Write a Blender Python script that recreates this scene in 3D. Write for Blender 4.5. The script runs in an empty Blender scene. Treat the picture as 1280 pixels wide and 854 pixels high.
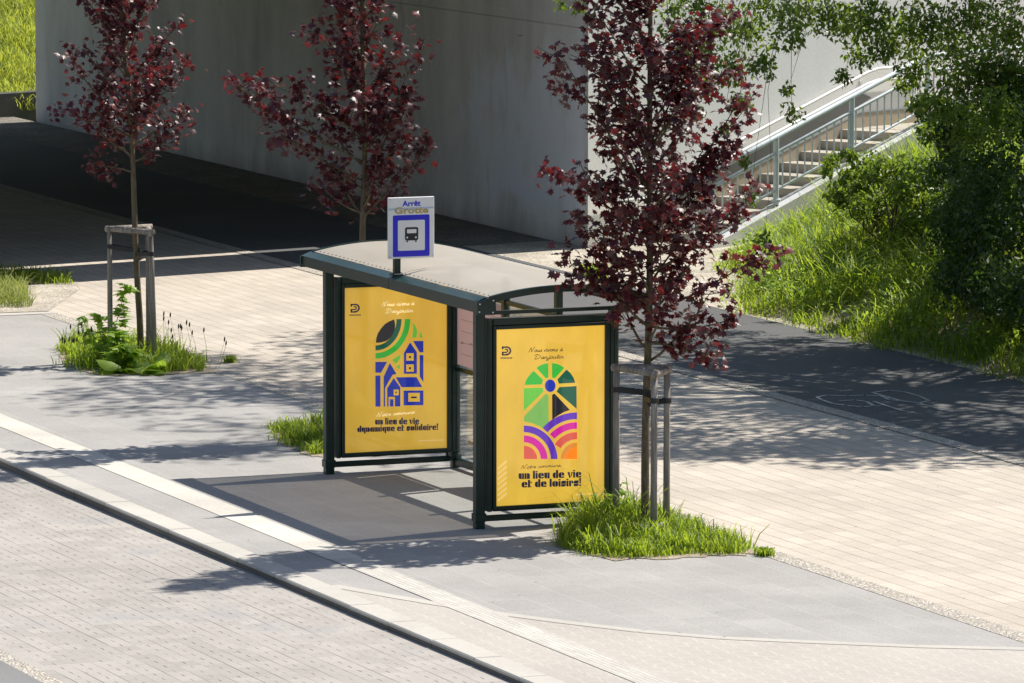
import bpy, math, random
import numpy as np
from mathutils import Vector, Matrix
rnd = random.Random(7); rng = np.random.default_rng(11)
S = bpy.context.scene; COL = S.collection

# ------------------------------------------------------------------ camera
YAW, PITCH, ROLL = 0.38445, 0.11211, 0.0011
CAM = np.array([-20.0883, -50.5294, 7.9518]); FPX = 7081.6
F = np.array([math.sin(YAW)*math.cos(PITCH), math.cos(YAW)*math.cos(PITCH), -math.sin(PITCH)])
R0 = np.array([math.cos(YAW), -math.sin(YAW), 0.0]); U0 = np.cross(R0, F)
R = R0*math.cos(ROLL)+U0*math.sin(ROLL); U = -R0*math.sin(ROLL)+U0*math.cos(ROLL)
cd = bpy.data.cameras.new('camera'); cam = bpy.data.objects.new('camera', cd); COL.objects.link(cam)
cd.sensor_width = 36; cd.lens = FPX/1280*36; cd.clip_start = 1; cd.clip_end = 3000
cam.matrix_world = Matrix(((R[0], U[0], -F[0], CAM[0]), (R[1], U[1], -F[1], CAM[1]), (R[2], U[2], -F[2], CAM[2]), (0, 0, 0, 1)))
S.camera = cam
def ray(px, py): return F + R*(px-640)/FPX + U*(427-py)/FPX
def pt(px, py, d): return CAM + ray(px, py)*d                     # a point seen there, d metres away
def depth_of(p): return float((np.asarray(p)-CAM) @ F)
def near(px, py, p): return pt(px, py, depth_of(p))

# ------------------------------------------------------------------ object helpers
def tag(o, label=None, cat=None, group=None, kind=None):
    if label: o['label'] = label
    if cat: o['category'] = cat
    if group: o['group'] = group
    if kind: o['kind'] = kind
    return o
def world(o):
    v = np.array(o.location)
    while o.parent: o = o.parent; v = v+np.array(o.location)
    return v
def thing(name, loc, label, cat, group=None):
    o = bpy.data.objects.new(name, None); COL.objects.link(o); o.location = loc; o.empty_display_size = .2
    return tag(o, label, cat, group)
def link(name, verts, faces, mats, parent=None, loc=None, mi=None, smooth=False):
    base = world(parent) if parent else np.zeros(3)
    loc = np.array(loc if loc is not None else base, float)
    v = np.asarray(verts, float)-loc
    me = bpy.data.meshes.new(name)
    if isinstance(faces, np.ndarray):
        n, k = faces.shape
        me.vertices.add(len(v)); me.vertices.foreach_set('co', v.astype(np.float32).ravel())
        me.loops.add(n*k); me.loops.foreach_set('vertex_index', faces.astype(np.int32).ravel())
        me.polygons.add(n); me.polygons.foreach_set('loop_start', np.arange(0, n*k, k, dtype=np.int32))
        me.polygons.foreach_set('loop_total', np.full(n, k, np.int32))
        me.update(calc_edges=True)
    else:
        me.from_pydata([tuple(x) for x in v], [], faces); me.update()
    for m in (mats if isinstance(mats, (list, tuple)) else [mats]): me.materials.append(m)
    if mi is not None: me.polygons.foreach_set('material_index', np.asarray(mi, np.int32))
    if smooth: me.polygons.foreach_set('use_smooth', np.ones(len(me.polygons), bool))
    me.validate()
    o = bpy.data.objects.new(name, me); COL.objects.link(o)
    if parent: o.parent = parent
    o.location = loc-base
    return o

class MB:
    def __init__(s): s.v = []; s.f = []; s.m = []
    def add(s, vs, fs, m=0):
        b = len(s.v); s.v += [tuple(map(float, p)) for p in vs]; s.f += [tuple(i+b for i in f) for f in fs]; s.m += [m]*len(fs); return s
    def box(s, x0, y0, z0, x1, y1, z1, bev=0.0, m=0):
        if bev <= 0:
            vs = [(x, y, z) for z in (z0, z1) for y in (y0, y1) for x in (x0, x1)]
            return s.add(vs, [(0, 2, 3, 1), (4, 5, 7, 6), (0, 1, 5, 4), (2, 6, 7, 3), (0, 4, 6, 2), (1, 3, 7, 5)], m)
        b = bev
        rings = []
        for z, i in ((z0, b), (z0+b, 0), (z1-b, 0), (z1, b)):
            rings.append([(x0+b, y0+i, z), (x1-b, y0+i, z), (x1-i, y0+b, z), (x1-i, y1-b, z), (x1-b, y1-i, z), (x0+b, y1-i, z), (x0+i, y1-b, z), (x0+i, y0+b, z)])
        vs = sum(rings, []); fs = [tuple(range(7, -1, -1)), tuple(range(24, 32))]
        for r in range(3):
            for k in range(8): fs.append((r*8+k, r*8+(k+1) % 8, r*8+8+(k+1) % 8, r*8+8+k))
        return s.add(vs, fs, m)
    def prism(s, poly, fn, t0, t1, m=0):
        """poly of 2-D points mapped with fn(a,b,t)"""
        n = len(poly)
        vs = [fn(a, b, t0) for a, b in poly]+[fn(a, b, t1) for a, b in poly]
        fs = [tuple(range(n-1, -1, -1)), tuple(range(n, 2*n))]+[(i, (i+1) % n, n+(i+1) % n, n+i) for i in range(n)]
        return s.add(vs, fs, m)
    def poly(s, pts, m=0): return s.add(pts, [tuple(range(len(pts)))], m)
    def tube(s, pts, r, k=10, m=0, cap=True):
        pts = [np.array(p, float) for p in pts]; rs = r if isinstance(r, (list, tuple, np.ndarray)) else [r]*len(pts)
        vs = []; fs = []; up = None
        for i, p in enumerate(pts):
            t = pts[min(i+1, len(pts)-1)]-pts[max(i-1, 0)]; t = t/(np.linalg.norm(t)+1e-9)
            if up is None:
                up = np.cross(t, [0, 0, 1.0]);
                if np.linalg.norm(up) < .1: up = np.cross(t, [1.0, 0, 0])
            up = up-t*(up@t); up /= np.linalg.norm(up)+1e-9; w = np.cross(t, up)
            for j in range(k):
                a = 2*math.pi*j/k; vs.append(p+(up*math.cos(a)+w*math.sin(a))*rs[i])
        for i in range(len(pts)-1):
            for j in range(k): fs.append((i*k+j, i*k+(j+1) % k, i*k+k+(j+1) % k, i*k+k+j))
        if cap: fs.append(tuple(range(k-1, -1, -1))); fs.append(tuple((len(pts)-1)*k+j for j in range(k)))
        return s.add(vs, fs, m)
    def build(s, name, mats, parent=None, loc=None, smooth=False):
        return link(name, s.v, s.f, mats, parent, loc, s.m, smooth)

# ------------------------------------------------------------------ materials
class NT:
    def __init__(s, name):
        s.mat = bpy.data.materials.new(name); s.mat.use_nodes = True; s.t = s.mat.node_tree
        s.n = s.t.nodes; s.p = s.n['Principled BSDF']; s.out = s.n['Material Output']; s._co = None
    def new(s, typ, **kw):
        n = s.n.new(typ)
        for k, v in kw.items(): setattr(n, k, v)
        return n
    def ln(s, a, b): s.t.links.new(a, b)
    def co(s):
        if s._co is None: s._co = s.new('ShaderNodeNewGeometry').outputs['Position']
        return s._co
    def val(s, sock, v):
        if hasattr(v, 'is_linked') or isinstance(v, bpy.types.NodeSocket): s.ln(v, sock)
        else: sock.default_value = v
    def math(s, op, a, b=0.0, c=None):
        n = s.new('ShaderNodeMath', operation=op); s.val(n.inputs[0], a); s.val(n.inputs[1], b)
        if c is not None: s.val(n.inputs[2], c)
        return n.outputs[0]
    def noise(s, scale, detail=4, rough=.6, vec=None, stretch=None):
        n = s.new('ShaderNodeTexNoise'); n.inputs['Scale'].default_value = scale; n.inputs['Detail'].default_value = detail; n.inputs['Roughness'].default_value = rough
        v = vec or s.co()
        if stretch:
            m = s.new('ShaderNodeMapping'); m.inputs['Scale'].default_value = stretch; s.ln(v, m.inputs['Vector']); v = m.outputs[0]
        s.ln(v, n.inputs['Vector']); return n.outputs['Fac']
    def ramp(s, fac, *stops):
        r = s.new('ShaderNodeValToRGB'); e = r.color_ramp.elements
        while len(e) < len(stops): e.new(.5)
        for el, (p, c) in zip(e, stops):
            el.position = p; el.color = (c, c, c, 1) if isinstance(c, (int, float)) else (*c, 1)
        s.ln(fac, r.inputs[0]); return r.outputs[0]
    def mix(s, fac, a, b, mode='MIX'):
        n = s.new('ShaderNodeMix', data_type='RGBA', blend_type=mode, clamp_factor=True)
        s.val(n.inputs[0], fac)
        for sock, v in ((n.inputs[6], a), (n.inputs[7], b)):
            if isinstance(v, tuple): sock.default_value = (*v, 1)
            else: s.ln(v, sock)
        return n.outputs[2]
    def bump(s, h, strength=.3, dist=.01):
        b = s.new('ShaderNodeBump'); b.inputs['Strength'].default_value = strength; b.inputs['Distance'].default_value = dist
        s.ln(h, b.inputs['Height']); s.ln(b.outputs[0], s.p.inputs['Normal'])
    def xyz(s, vec=None):
        n = s.new('ShaderNodeSeparateXYZ'); s.ln(vec or s.co(), n.inputs[0]); return n.outputs
    def wob(s, scale, amp):
        n = s.new('ShaderNodeTexNoise'); n.inputs['Scale'].default_value = scale; n.inputs['Detail'].default_value = 2; s.ln(s.co(), n.inputs['Vector'])
        a = s.new('ShaderNodeVectorMath', operation='SUBTRACT'); s.ln(n.outputs['Color'], a.inputs[0]); a.inputs[1].default_value = (.5, .5, .5)
        b = s.new('ShaderNodeVectorMath', operation='SCALE'); s.ln(a.outputs[0], b.inputs[0]); b.inputs['Scale'].default_value = amp
        c = s.new('ShaderNodeVectorMath', operation='ADD'); s.ln(s.co(), c.inputs[0]); s.ln(b.outputs[0], c.inputs[1]); return c.outputs[0]
    def done(s, col=None, rough=.7, spec=None, metal=None):
        if col is not None: s.val(s.p.inputs['Base Color'], (*col, 1) if isinstance(col, tuple) else col)
        s.val(s.p.inputs['Roughness'], rough)
        if spec is not None: s.p.inputs['Specular IOR Level'].default_value = spec
        if metal is not None: s.p.inputs['Metallic'].default_value = metal
        return s.mat
M = {}
def plain(key, col, rough=.6, var=.12, scale=6, spec=None, metal=None, bump=0):
    t = NT(key); n = t.noise(scale, 5)
    c = t.mix(t.ramp(n, (.3, 0.0), (.7, 1.0)), tuple(x*(1-var) for x in col), tuple(min(1, x*(1+var)) for x in col))
    if bump: t.bump(t.noise(scale*12, 4), bump, .004)
    M[key] = t.done(c, rough, spec, metal); return M[key]

def pave(key, base, joint, row, brick, jw, jstr, var=.1, patch=None, patchscale=.5, wob=.006, spots=.5, rough=.85, sub=None):
    """slabs whose courses run along Y: a joint every `row` metres in X, cross joints every `brick` metres in Y"""
    t = NT(key); v = t.wob(1.3, wob); X, Y, Z = t.xyz(v)
    u = t.math('DIVIDE', X, row); fu = t.math('FRACT', t.math('ADD', u, 500.0)); iu = t.math('FLOOR', t.math('ADD', u, 500.0))
    du = t.math('MULTIPLY', t.math('MINIMUM', fu, t.math('SUBTRACT', 1.0, fu)), row)
    w = t.math('ADD', t.math('DIVIDE', Y, brick), t.math('MULTIPLY', iu, .5)); w = t.math('ADD', w, 500.0)
    fw = t.math('FRACT', w); iw = t.math('FLOOR', w)
    dw = t.math('MULTIPLY', t.math('MINIMUM', fw, t.math('SUBTRACT', 1.0, fw)), brick)
    j1 = t.math('LESS_THAN', du, jw); j2 = t.math('MULTIPLY', t.math('LESS_THAN', dw, jw), .55)
    j = t.math('MAXIMUM', j1, j2)
    brk = t.ramp(t.noise(2.3, 3), (.3, .35), (.65, 1.0)); j = t.math('MULTIPLY', j, brk)
    # one tone per slab
    cb = t.new('ShaderNodeCombineXYZ'); t.ln(iu, cb.inputs[0]); t.ln(iw, cb.inputs[1])
    wn = t.new('ShaderNodeTexWhiteNoise', noise_dimensions='2D'); t.ln(cb.outputs[0], wn.inputs['Vector'])
    tone = t.ramp(wn.outputs['Value'], (0, 1-var), (1, 1+var*.6))
    big = t.ramp(t.noise(.55, 6, .65), (.3, .84), (.7, 1.08)); fine = t.ramp(t.noise(48, 4, .7), (.28, .78), (.72, 1.14))
    c = t.mix(1.0, base, tone, 'MULTIPLY'); c = t.mix(1.0, c, big, 'MULTIPLY'); c = t.mix(1.0, c, fine, 'MULTIPLY')
    if patch: c = t.mix(t.ramp(t.noise(patchscale, 3), (.62, 0.0), (.67, .7)), c, patch)
    if sub: c = t.mix(t.ramp(t.noise(.16, 2), (.5, 0.0), (.62, .6)), c, sub)
    c = t.mix(t.math('MULTIPLY', j, jstr), c, joint)
    c = t.mix(t.ramp(t.noise(1.7, 6, .7), (.60, 0.0), (.74, .30)), c, tuple(x*.55 for x in base))
    # little dark crumbs and leaf specks
    vo = t.new('ShaderNodeTexVoronoi'); vo.inputs['Scale'].default_value = 2.6; t.ln(t.co(), vo.inputs['Vector'])
    sp = t.math('LESS_THAN', vo.outputs['Distance'], .03*spots)
    c = t.mix(t.math('MULTIPLY', sp, .8), c, (.09, .07, .05))
    h = t.math('ADD', t.math('MULTIPLY', t.math('SUBTRACT', 1.0, j), 1.0), t.math('MULTIPLY', fine, .25)); t.bump(h, .35, .004)
    M[key] = t.done(c, rough, .3); return M[key]
pave('beige_pavers', (.52, .462, .39), (.13, .10, .075), .205, .41, .0062, .80, .08, wob=.006, spots=1.3)
pave('grey_slabs', (.372, .358, .34), (.52, .50, .46), .40, .60, .007, .32, .055, patch=None, wob=.008, spots=1.3)
pave('tactile_plain', (.60, .57, .505), (.45, .42, .37), 9.7, .40, .004, .30, .09, spots=1.6, wob=.003)
pave('tactile_white', (.56, .535, .485), (.30, .285, .26), .050, .30, .009, .70, .10, spots=.8, wob=.003)

def road_mat():
    t = NT('road_pavers'); v = t.wob(.9, .025); X, Y, Z = t.xyz(v)
    row = .205
    u = t.math('ADD', t.math('DIVIDE', X, row), 400.0); fu = t.math('FRACT', u); iu = t.math('FLOOR', u)
    du = t.math('MINIMUM', fu, t.math('SUBTRACT', 1.0, fu)); l1 = t.math('LESS_THAN', du, .030)
    brk = t.ramp(t.noise(1.1, 4, stretch=(3, .6, 1)), (.42, .06), (.62, .8)); l1 = t.math('MULTIPLY', l1, brk)
    dm = t.math('ABSOLUTE', t.math('SUBTRACT', fu, .5)); l2 = t.math('LESS_THAN', dm, .026)
    w = t.math('FRACT', t.math('ADD', t.math('ADD', t.math('DIVIDE', Y, .235), t.math('MULTIPLY', iu, .5)), 400.0))
    l2 = t.math('MULTIPLY', l2, t.math('LESS_THAN', w, .43))
    wx = t.math('FRACT', t.math('ADD', t.math('ADD', t.math('DIVIDE', Y, .20), t.math('MULTIPLY', t.math('FLOOR', t.math('MULTIPLY', u, 2.0)), .5)), 400.0))
    l3 = t.math('MULTIPLY', t.math('LESS_THAN', wx, .06), t.ramp(t.noise(4.0, 3), (.45, 0.0), (.7, .45)))
    l1 = t.math('MAXIMUM', l1, l3)
    j = t.math('MAXIMUM', l1, t.math('MULTIPLY', l2, t.ramp(t.noise(3.1, 2), (.35, .3), (.6, 1.0))))
    big = t.ramp(t.noise(.35, 4), (.3, .86), (.7, 1.08)); fine = t.ramp(t.noise(55, 3), (.3, .86), (.7, 1.12))
    cb = t.new('ShaderNodeCombineXYZ'); t.ln(iu, cb.inputs[0]); t.ln(t.math('FLOOR', t.math('DIVIDE', Y, .235)), cb.inputs[1])
    wn = t.new('ShaderNodeTexWhiteNoise', noise_dimensions='2D'); t.ln(cb.outputs[0], wn.inputs['Vector'])
    c = t.mix(1.0, (.385, .36, .33), big, 'MULTIPLY'); c = t.mix(1.0, c, fine, 'MULTIPLY')
    c = t.mix(1.0, c, t.ramp(wn.outputs['Value'], (0, .90), (1, 1.06)), 'MULTIPLY')
    c = t.mix(t.ramp(t.noise(.7, 3), (.60, 0.0), (.68, .6)), c, (.29, .285, .29)); c = t.mix(t.ramp(t.noise(.9, 5, .7, stretch=(1.5, .25, 1)), (.58, 0.0), (.75, .35)), c, (.20, .185, .17))
    c = t.mix(t.math('MULTIPLY', j, .9), c, (.06, .05, .04)); vo = t.new('ShaderNodeTexVoronoi'); vo.inputs['Scale'].default_value = 2.2; t.ln(t.co(), vo.inputs['Vector']); c = t.mix(t.math('MULTIPLY', t.math('LESS_THAN', vo.outputs['Distance'], .032), .7), c, (.09, .07, .05))
    t.bump(t.math('ADD', t.math('SUBTRACT', 1.0, j), t.math('MULTIPLY', fine, .3)), .4, .006)
    M['road_pavers'] = t.done(c, .85, .3)
road_mat()
def zig_mat():
    t = NT('zigzag_pavers'); v = t.wob(1.2, .01); X, Y, Z = t.xyz(v)
    zz = t.math('ABSOLUTE', t.math('SUBTRACT', t.math('FRACT', t.math('ADD', t.math('DIVIDE', Y, .22), 300.0)), .5))
    u = t.math('ADD', t.math('ADD', t.math('DIVIDE', X, .17), t.math('MULTIPLY', t.math('GREATER_THAN', zz, .25), .16)), 300.0)
    fu = t.math('FRACT', u); iu = t.math('FLOOR', u); du = t.math('MINIMUM', fu, t.math('SUBTRACT', 1.0, fu))
    fw = t.math('FRACT', t.math('ADD', t.math('ADD', t.math('DIVIDE', Y, .22), t.math('MULTIPLY', iu, .5)), 300.0))
    j = t.math('MAXIMUM', t.math('LESS_THAN', du, .04), t.math('LESS_THAN', fw, .05))
    j = t.math('MULTIPLY', j, t.ramp(t.noise(3.0, 3), (.35, .25), (.65, 1.0)))
    big = t.ramp(t.noise(.5, 4), (.3, .9), (.7, 1.07)); fine = t.ramp(t.noise(60, 3), (.3, .88), (.7, 1.1))
    c = t.mix(1.0, (.42, .39, .35), big, 'MULTIPLY'); c = t.mix(1.0, c, fine, 'MULTIPLY')
    c = t.mix(t.math('MULTIPLY', j, .7), c, (.58, .55, .49)); t.bump(t.math('SUBTRACT', 1.0, j), .35, .005)
    M['zigzag_pavers'] = t.done(c, .85, .3)
zig_mat()
def cobble_mat():
    t = NT('cobble_setts'); vo = t.new('ShaderNodeTexVoronoi', feature='F1'); vo.inputs['Scale'].default_value = 24; t.ln(t.co(), vo.inputs['Vector'])
    ed = t.new('ShaderNodeTexVoronoi', feature='DISTANCE_TO_EDGE'); ed.inputs['Scale'].default_value = 24; t.ln(t.co(), ed.inputs['Vector'])
    bw = t.new('ShaderNodeRGBToBW'); t.ln(vo.outputs['Color'], bw.inputs[0])
    c = t.ramp(bw.outputs[0], (.2, (.40, .365, .315)), (.8, (.60, .555, .485)))
    c = t.mix(t.ramp(ed.outputs['Distance'], (.02, .8), (.10, 0.0)), c, (.27, .235, .19))
    t.bump(t.ramp(ed.outputs['Distance'], (0, 0.0), (.2, 1.0)), .8, .012); M['cobble_setts'] = t.done(c, .85, .3)
cobble_mat()
def asphalt(key, a, b):
    t = NT(key); f = t.noise(90, 3); c = t.mix(t.ramp(f, (.35, 0.0), (.7, 1.0)), a, b)
    c = t.mix(1.0, c, t.ramp(t.noise(.4, 4), (.3, .85), (.7, 1.12)), 'MULTIPLY'); t.bump(f, .3, .004); M[key] = t.done(c, .85, .3)
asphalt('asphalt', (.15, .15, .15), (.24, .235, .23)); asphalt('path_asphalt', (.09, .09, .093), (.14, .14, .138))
def gravel_mat(key, a, b, scale=28):
    t = NT(key); vo = t.new('ShaderNodeTexVoronoi'); vo.inputs['Scale'].default_value = scale; t.ln(t.co(), vo.inputs['Vector'])
    bw = t.new('ShaderNodeRGBToBW'); t.ln(vo.outputs['Color'], bw.inputs[0]); c = t.mix(bw.outputs[0], a, b)
    c = t.mix(1.0, c, t.ramp(t.noise(1.2, 4), (.3, .7), (.7, 1.15)), 'MULTIPLY'); t.bump(vo.outputs['Distance'], .7, .02); M[key] = t.done(c, .9, .2)
gravel_mat('gravel', (.32, .285, .23), (.62, .565, .48)); gravel_mat('damp_soil', (.14, .125, .105), (.30, .275, .235)); gravel_mat('soil', (.24, .19, .13), (.52, .45, .35), 45)
def concrete_mat(key, lo, hi, streak=1.0, wallpatch=False, rough=.85):
    t = NT(key); X, Y, Z = t.xyz()
    n1 = t.noise(.35, 5); n2 = t.noise(1.0, 7, .62, vec=t.wob(.7, .9), stretch=(.75, .75, .13)); n3 = t.noise(30, 4)
    c = t.mix(t.ramp(n1, (.3, 0.0), (.7, 1.0)), lo, hi)
    c = t.mix(1.0, c, t.ramp(n2, (.25, 1-.42*streak), (.55, 1.0), (.8, 1+.15*streak)), 'MULTIPLY')
    c = t.mix(1.0, c, t.ramp(n3, (.3, .93), (.7, 1.05)), 'MULTIPLY')
    # board and lift joints
    zl = t.math('ABSOLUTE', t.math('SUBTRACT', Z, 3.22)); c = t.mix(t.math('MULTIPLY', t.math('LESS_THAN', zl, .012), .35), c, (.12, .12, .12))
    if wallpatch:
        # repaint patches, broadened and paled to carry the brighter light at the wall end
        my = t.ramp(t.math('DIVIDE', t.math('SUBTRACT', Y, 25.0), 10.0), (.09, .55), (.14, 1.0), (.50, .85), (.85, 0.0))
        mz = t.ramp(t.math('DIVIDE', Z, 4.0), (.05, .35), (.16, 1.0), (.55, 1.0), (.82, .25))
        mm = t.math('MULTIPLY', my, mz); nn = t.noise(1.5, 6, .7, stretch=(1, 1, .5))
        pk = t.ramp(t.math('ADD', nn, t.math('MULTIPLY', mm, .42)), (.72, 0.0), (.88, 1.0)); pk = t.math('MULTIPLY', pk, .9)
        c = t.mix(pk, c, (.80, .83, .88))
        st = t.ramp(t.noise(1.0, 6, .7, vec=t.wob(1.1, .5), stretch=(1.9, 1.9, .14)), (.60, 0.0), (.76, .5)); c = t.mix(st, c, (.13, .12, .11))
        low = t.ramp(t.math('ADD', Z, t.math('MULTIPLY', n2, .8)), (.3, .55), (.75, 0.0)); c = t.mix(low, c, (.24, .22, .19))
    t.bump(n3, .12, .004); M[key] = t.done(c, rough, .3)
gravel_mat('turf', (.07, .105, .02), (.17, .20, .045), 9)
concrete_mat('wall_concrete', (.72, .70, .67), (.85, .835, .805), .85, True)
concrete_mat('pale_render', (.80, .79, .76), (.86, .85, .82), .15)
concrete_mat('step_concrete', (.36, .33, .28), (.46, .42, .36), .3); concrete_mat('stringer_concrete', (.46, .47, .48), (.58, .59, .60), .5)
concrete_mat('dado_grey', (.22, .21, .20), (.29, .28, .27), .3); concrete_mat('dado_tan', (.36, .30, .22), (.45, .38, .29), .4)
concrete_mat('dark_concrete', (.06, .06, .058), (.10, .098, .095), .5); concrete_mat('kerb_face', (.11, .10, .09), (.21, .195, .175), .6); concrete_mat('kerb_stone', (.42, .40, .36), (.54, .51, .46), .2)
plain('galvanised', (.54, .59, .64), .55, .12, 12, .3, 0); plain('white_rail', (.74, .74, .72), .4, .05, 9)
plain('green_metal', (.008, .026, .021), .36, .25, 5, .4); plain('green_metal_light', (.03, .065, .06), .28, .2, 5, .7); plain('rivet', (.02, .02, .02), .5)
plain('black_strap', (.012, .012, .014), .55, .3, 30)
def roof_mat():
    t = NT('roof_sheet'); n = t.noise(2.2, 5, stretch=(1, .35, 1)); c = t.mix(t.ramp(n, (.3, 0.0), (.7, 1.0)), (.585, .535, .45), (.68, .625, .535))
    c = t.mix(1.0, c, t.ramp(t.noise(40, 3), (.3, .95), (.7, 1.04)), 'MULTIPLY')
    c = t.mix(t.ramp(t.noise(1.1, 5, .7, stretch=(3, .6, 1)), (.62, 0.0), (.75, .35)), c, (.30, .27, .23)); t.done(c, .42, .4)
    tb = t.new('ShaderNodeBsdfTranslucent'); tb.inputs[0].default_value = (.95, .88, .78, 1); mx = t.new('ShaderNodeMixShader'); mx.inputs[0].default_value = .24    # tinted opal sheet
    t.ln(t.p.outputs[0], mx.inputs[1]); t.ln(tb.outputs[0], mx.inputs[2]); tp = t.new('ShaderNodeBsdfTransparent'); tp.inputs[0].default_value = (1, .93, .83, 1); m2 = t.new('ShaderNodeMixShader'); m2.inputs[0].default_value = .22
    t.ln(mx.outputs[0], m2.inputs[1]); t.ln(tp.outputs[0], m2.inputs[2]); t.ln(m2.outputs[0], t.out.inputs['Surface']); M['roof_sheet'] = t.mat
roof_mat()
def wood_mat():
    t = NT('weathered_wood'); n = t.noise(9, 5, .65, stretch=(3, 3, .25)); c = t.ramp(n, (.3, (.15, .125, .105)), (.55, (.30, .265, .23)), (.75, (.42, .38, .33)))
    t.bump(n, .3, .005); M['weathered_wood'] = t.done(c, .8, .2)
    t = NT('bench_wood'); n = t.noise(10, 5, .6, stretch=(4, .3, 4)); c = t.ramp(n, (.3, (.42, .28, .15)), (.7, (.58, .42, .25))); M['bench_wood'] = t.done(c, .5, .4)
wood_mat()
def bark(key, a, b, moss=None):
    t = NT(key); n = t.noise(12, 6, .7, stretch=(2.5, 2.5, .6)); c = t.mix(t.ramp(n, (.3, 0.0), (.7, 1.0)), a, b)
    if moss: c = t.mix(t.ramp(t.noise(5, 4), (.48, 0.0), (.62, .7)), c, moss)
    t.bump(n, .5, .01); M[key] = t.done(c, .9, .2)
bark('maple_bark', (.07, .052, .035), (.21, .165, .11), (.12, .11, .045)); bark('grey_bark', (.05, .04, .03), (.16, .13, .10))
def leaf_mat(key, cols, trans, tw, rough=.4, spec=.5, stops=None, gloss=0):
    t = NT(key); g = t.new('ShaderNodeNewGeometry'); ri = g.outputs['Random Per Island']
    st = stops or [i/(len(cols)-1) for i in range(len(cols))]
    c = t.ramp(ri, *[(s, c) for s, c in zip(st, cols)]); t.done(c, rough, spec)
    tb = t.new('ShaderNodeBsdfTranslucent'); tc = t.mix(ri, trans, tuple(x*1.5 for x in trans)); t.ln(tc, tb.inputs['Color'])
    mx = t.new('ShaderNodeMixShader'); mx.inputs[0].default_value = tw
    t.ln(t.p.outputs[0], mx.inputs[1]); t.ln(tb.outputs[0], mx.inputs[2]); t.ln(mx.outputs[0], t.out.inputs['Surface']); M[key] = t.mat
leaf_mat('maple_leaf', [(.026, .007, .011), (.048, .010, .016), (.080, .014, .017), (.17, .022, .014)], (.20, .016, .018), .26, .46, .8, [0, .5, .86, 1])
leaf_mat('green_leaf', [(.03, .058, .009), (.058, .105, .014), (.10, .155, .022)], (.24, .34, .03), .42, .42, .5)
leaf_mat('bush_leaf', [(.014, .030, .007), (.026, .055, .010), (.05, .09, .015)], (.09, .17, .018), .34, .45, .5)
leaf_mat('grass_blade', [(.030, .068, .008), (.09, .165, .015), (.18, .265, .024), (.34, .32, .10)], (.40, .52, .035), .46, .5, .4, [0, .45, .9, 1])
leaf_mat('dry_grass_blade', [(.17, .27, .02), (.31, .37, .04), (.46, .42, .12)], (.55, .60, .07), .45, .5, .4)
leaf_mat('pale_grass_blade', [(.13, .19, .03), (.24, .28, .07), (.40, .37, .17)], (.30, .36, .07), .4, .5, .4)
leaf_mat('weed_leaf', [(.12, .23, .026), (.20, .33, .036), (.30, .42, .06)], (.44, .60, .06), .5, .45, .5)
plain('seed_head', (.05, .035, .02), .9, .3, 30)
def glass_mat():
    t = NT('pane_glass'); tr = t.new('ShaderNodeBsdfTransparent'); tr.inputs[0].default_value = (.96, .975, .97, 1)
    gl = t.new('ShaderNodeBsdfGlossy'); gl.inputs['Roughness'].default_value = .03
    lw = t.new('ShaderNodeLayerWeight'); fr = t.math('ADD', t.math('MULTIPLY', t.math('POWER', lw.outputs['Facing'], 4.0), .8), .035)
    m1 = t.new('ShaderNodeMixShader'); t.ln(fr, m1.inputs[0]); t.ln(tr.outputs[0], m1.inputs[1]); t.ln(gl.outputs[0], m1.inputs[2])
    df = t.new('ShaderNodeBsdfDiffuse'); df.inputs[0].default_value = (.7, .75, .75, 1)     # dust
    m2 = t.new('ShaderNodeMixShader'); m2.inputs[0].default_value = .05; t.ln(m1.outputs[0], m2.inputs[1]); t.ln(df.outputs[0], m2.inputs[2])
    t.ln(m2.outputs[0], t.out.inputs['Surface']); M['pane_glass'] = t.mat
    t = NT('pink_sheet'); tr = t.new('ShaderNodeBsdfTranslucent'); tr.inputs[0].default_value = (.75, .60, .62, 1)
    t.done((.62, .50, .52), .5); mx = t.new('ShaderNodeMixShader'); mx.inputs[0].default_value = .5
    t.ln(t.p.outputs[0], mx.inputs[1]); t.ln(tr.outputs[0], mx.inputs[2]); t.ln(mx.outputs[0], t.out.inputs['Surface']); M['pink_sheet'] = t.mat
glass_mat()
GLOW = 1.0
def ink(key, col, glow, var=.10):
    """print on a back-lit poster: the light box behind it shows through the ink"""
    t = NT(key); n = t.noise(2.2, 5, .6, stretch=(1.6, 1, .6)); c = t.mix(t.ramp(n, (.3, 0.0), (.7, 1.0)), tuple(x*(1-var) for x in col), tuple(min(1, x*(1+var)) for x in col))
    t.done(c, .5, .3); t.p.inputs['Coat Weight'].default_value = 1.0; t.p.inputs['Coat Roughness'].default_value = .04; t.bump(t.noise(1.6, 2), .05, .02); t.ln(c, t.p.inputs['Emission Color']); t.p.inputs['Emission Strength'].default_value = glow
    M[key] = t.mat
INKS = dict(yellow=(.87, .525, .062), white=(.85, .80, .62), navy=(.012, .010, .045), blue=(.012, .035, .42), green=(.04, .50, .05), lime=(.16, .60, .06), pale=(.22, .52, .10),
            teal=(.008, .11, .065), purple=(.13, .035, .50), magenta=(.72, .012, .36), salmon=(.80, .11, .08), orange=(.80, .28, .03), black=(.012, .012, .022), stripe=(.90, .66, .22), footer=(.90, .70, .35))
for k, c in INKS.items(): ink('bright_'+k, c, .45); ink('dim_'+k, c, .27)  # same inks twice: stronger added glow near, weaker far
for k, c in dict(sign_white=(.80, .81, .82), sign_blue=(.02, .02, .62), sign_dark=(.012, .016, .022), sign_gold=(.48, .36, .10), sign_pale=(.45, .55, .72), mark_white=(.30, .30, .295)).items(): plain(k, c, .4, .04)

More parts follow.
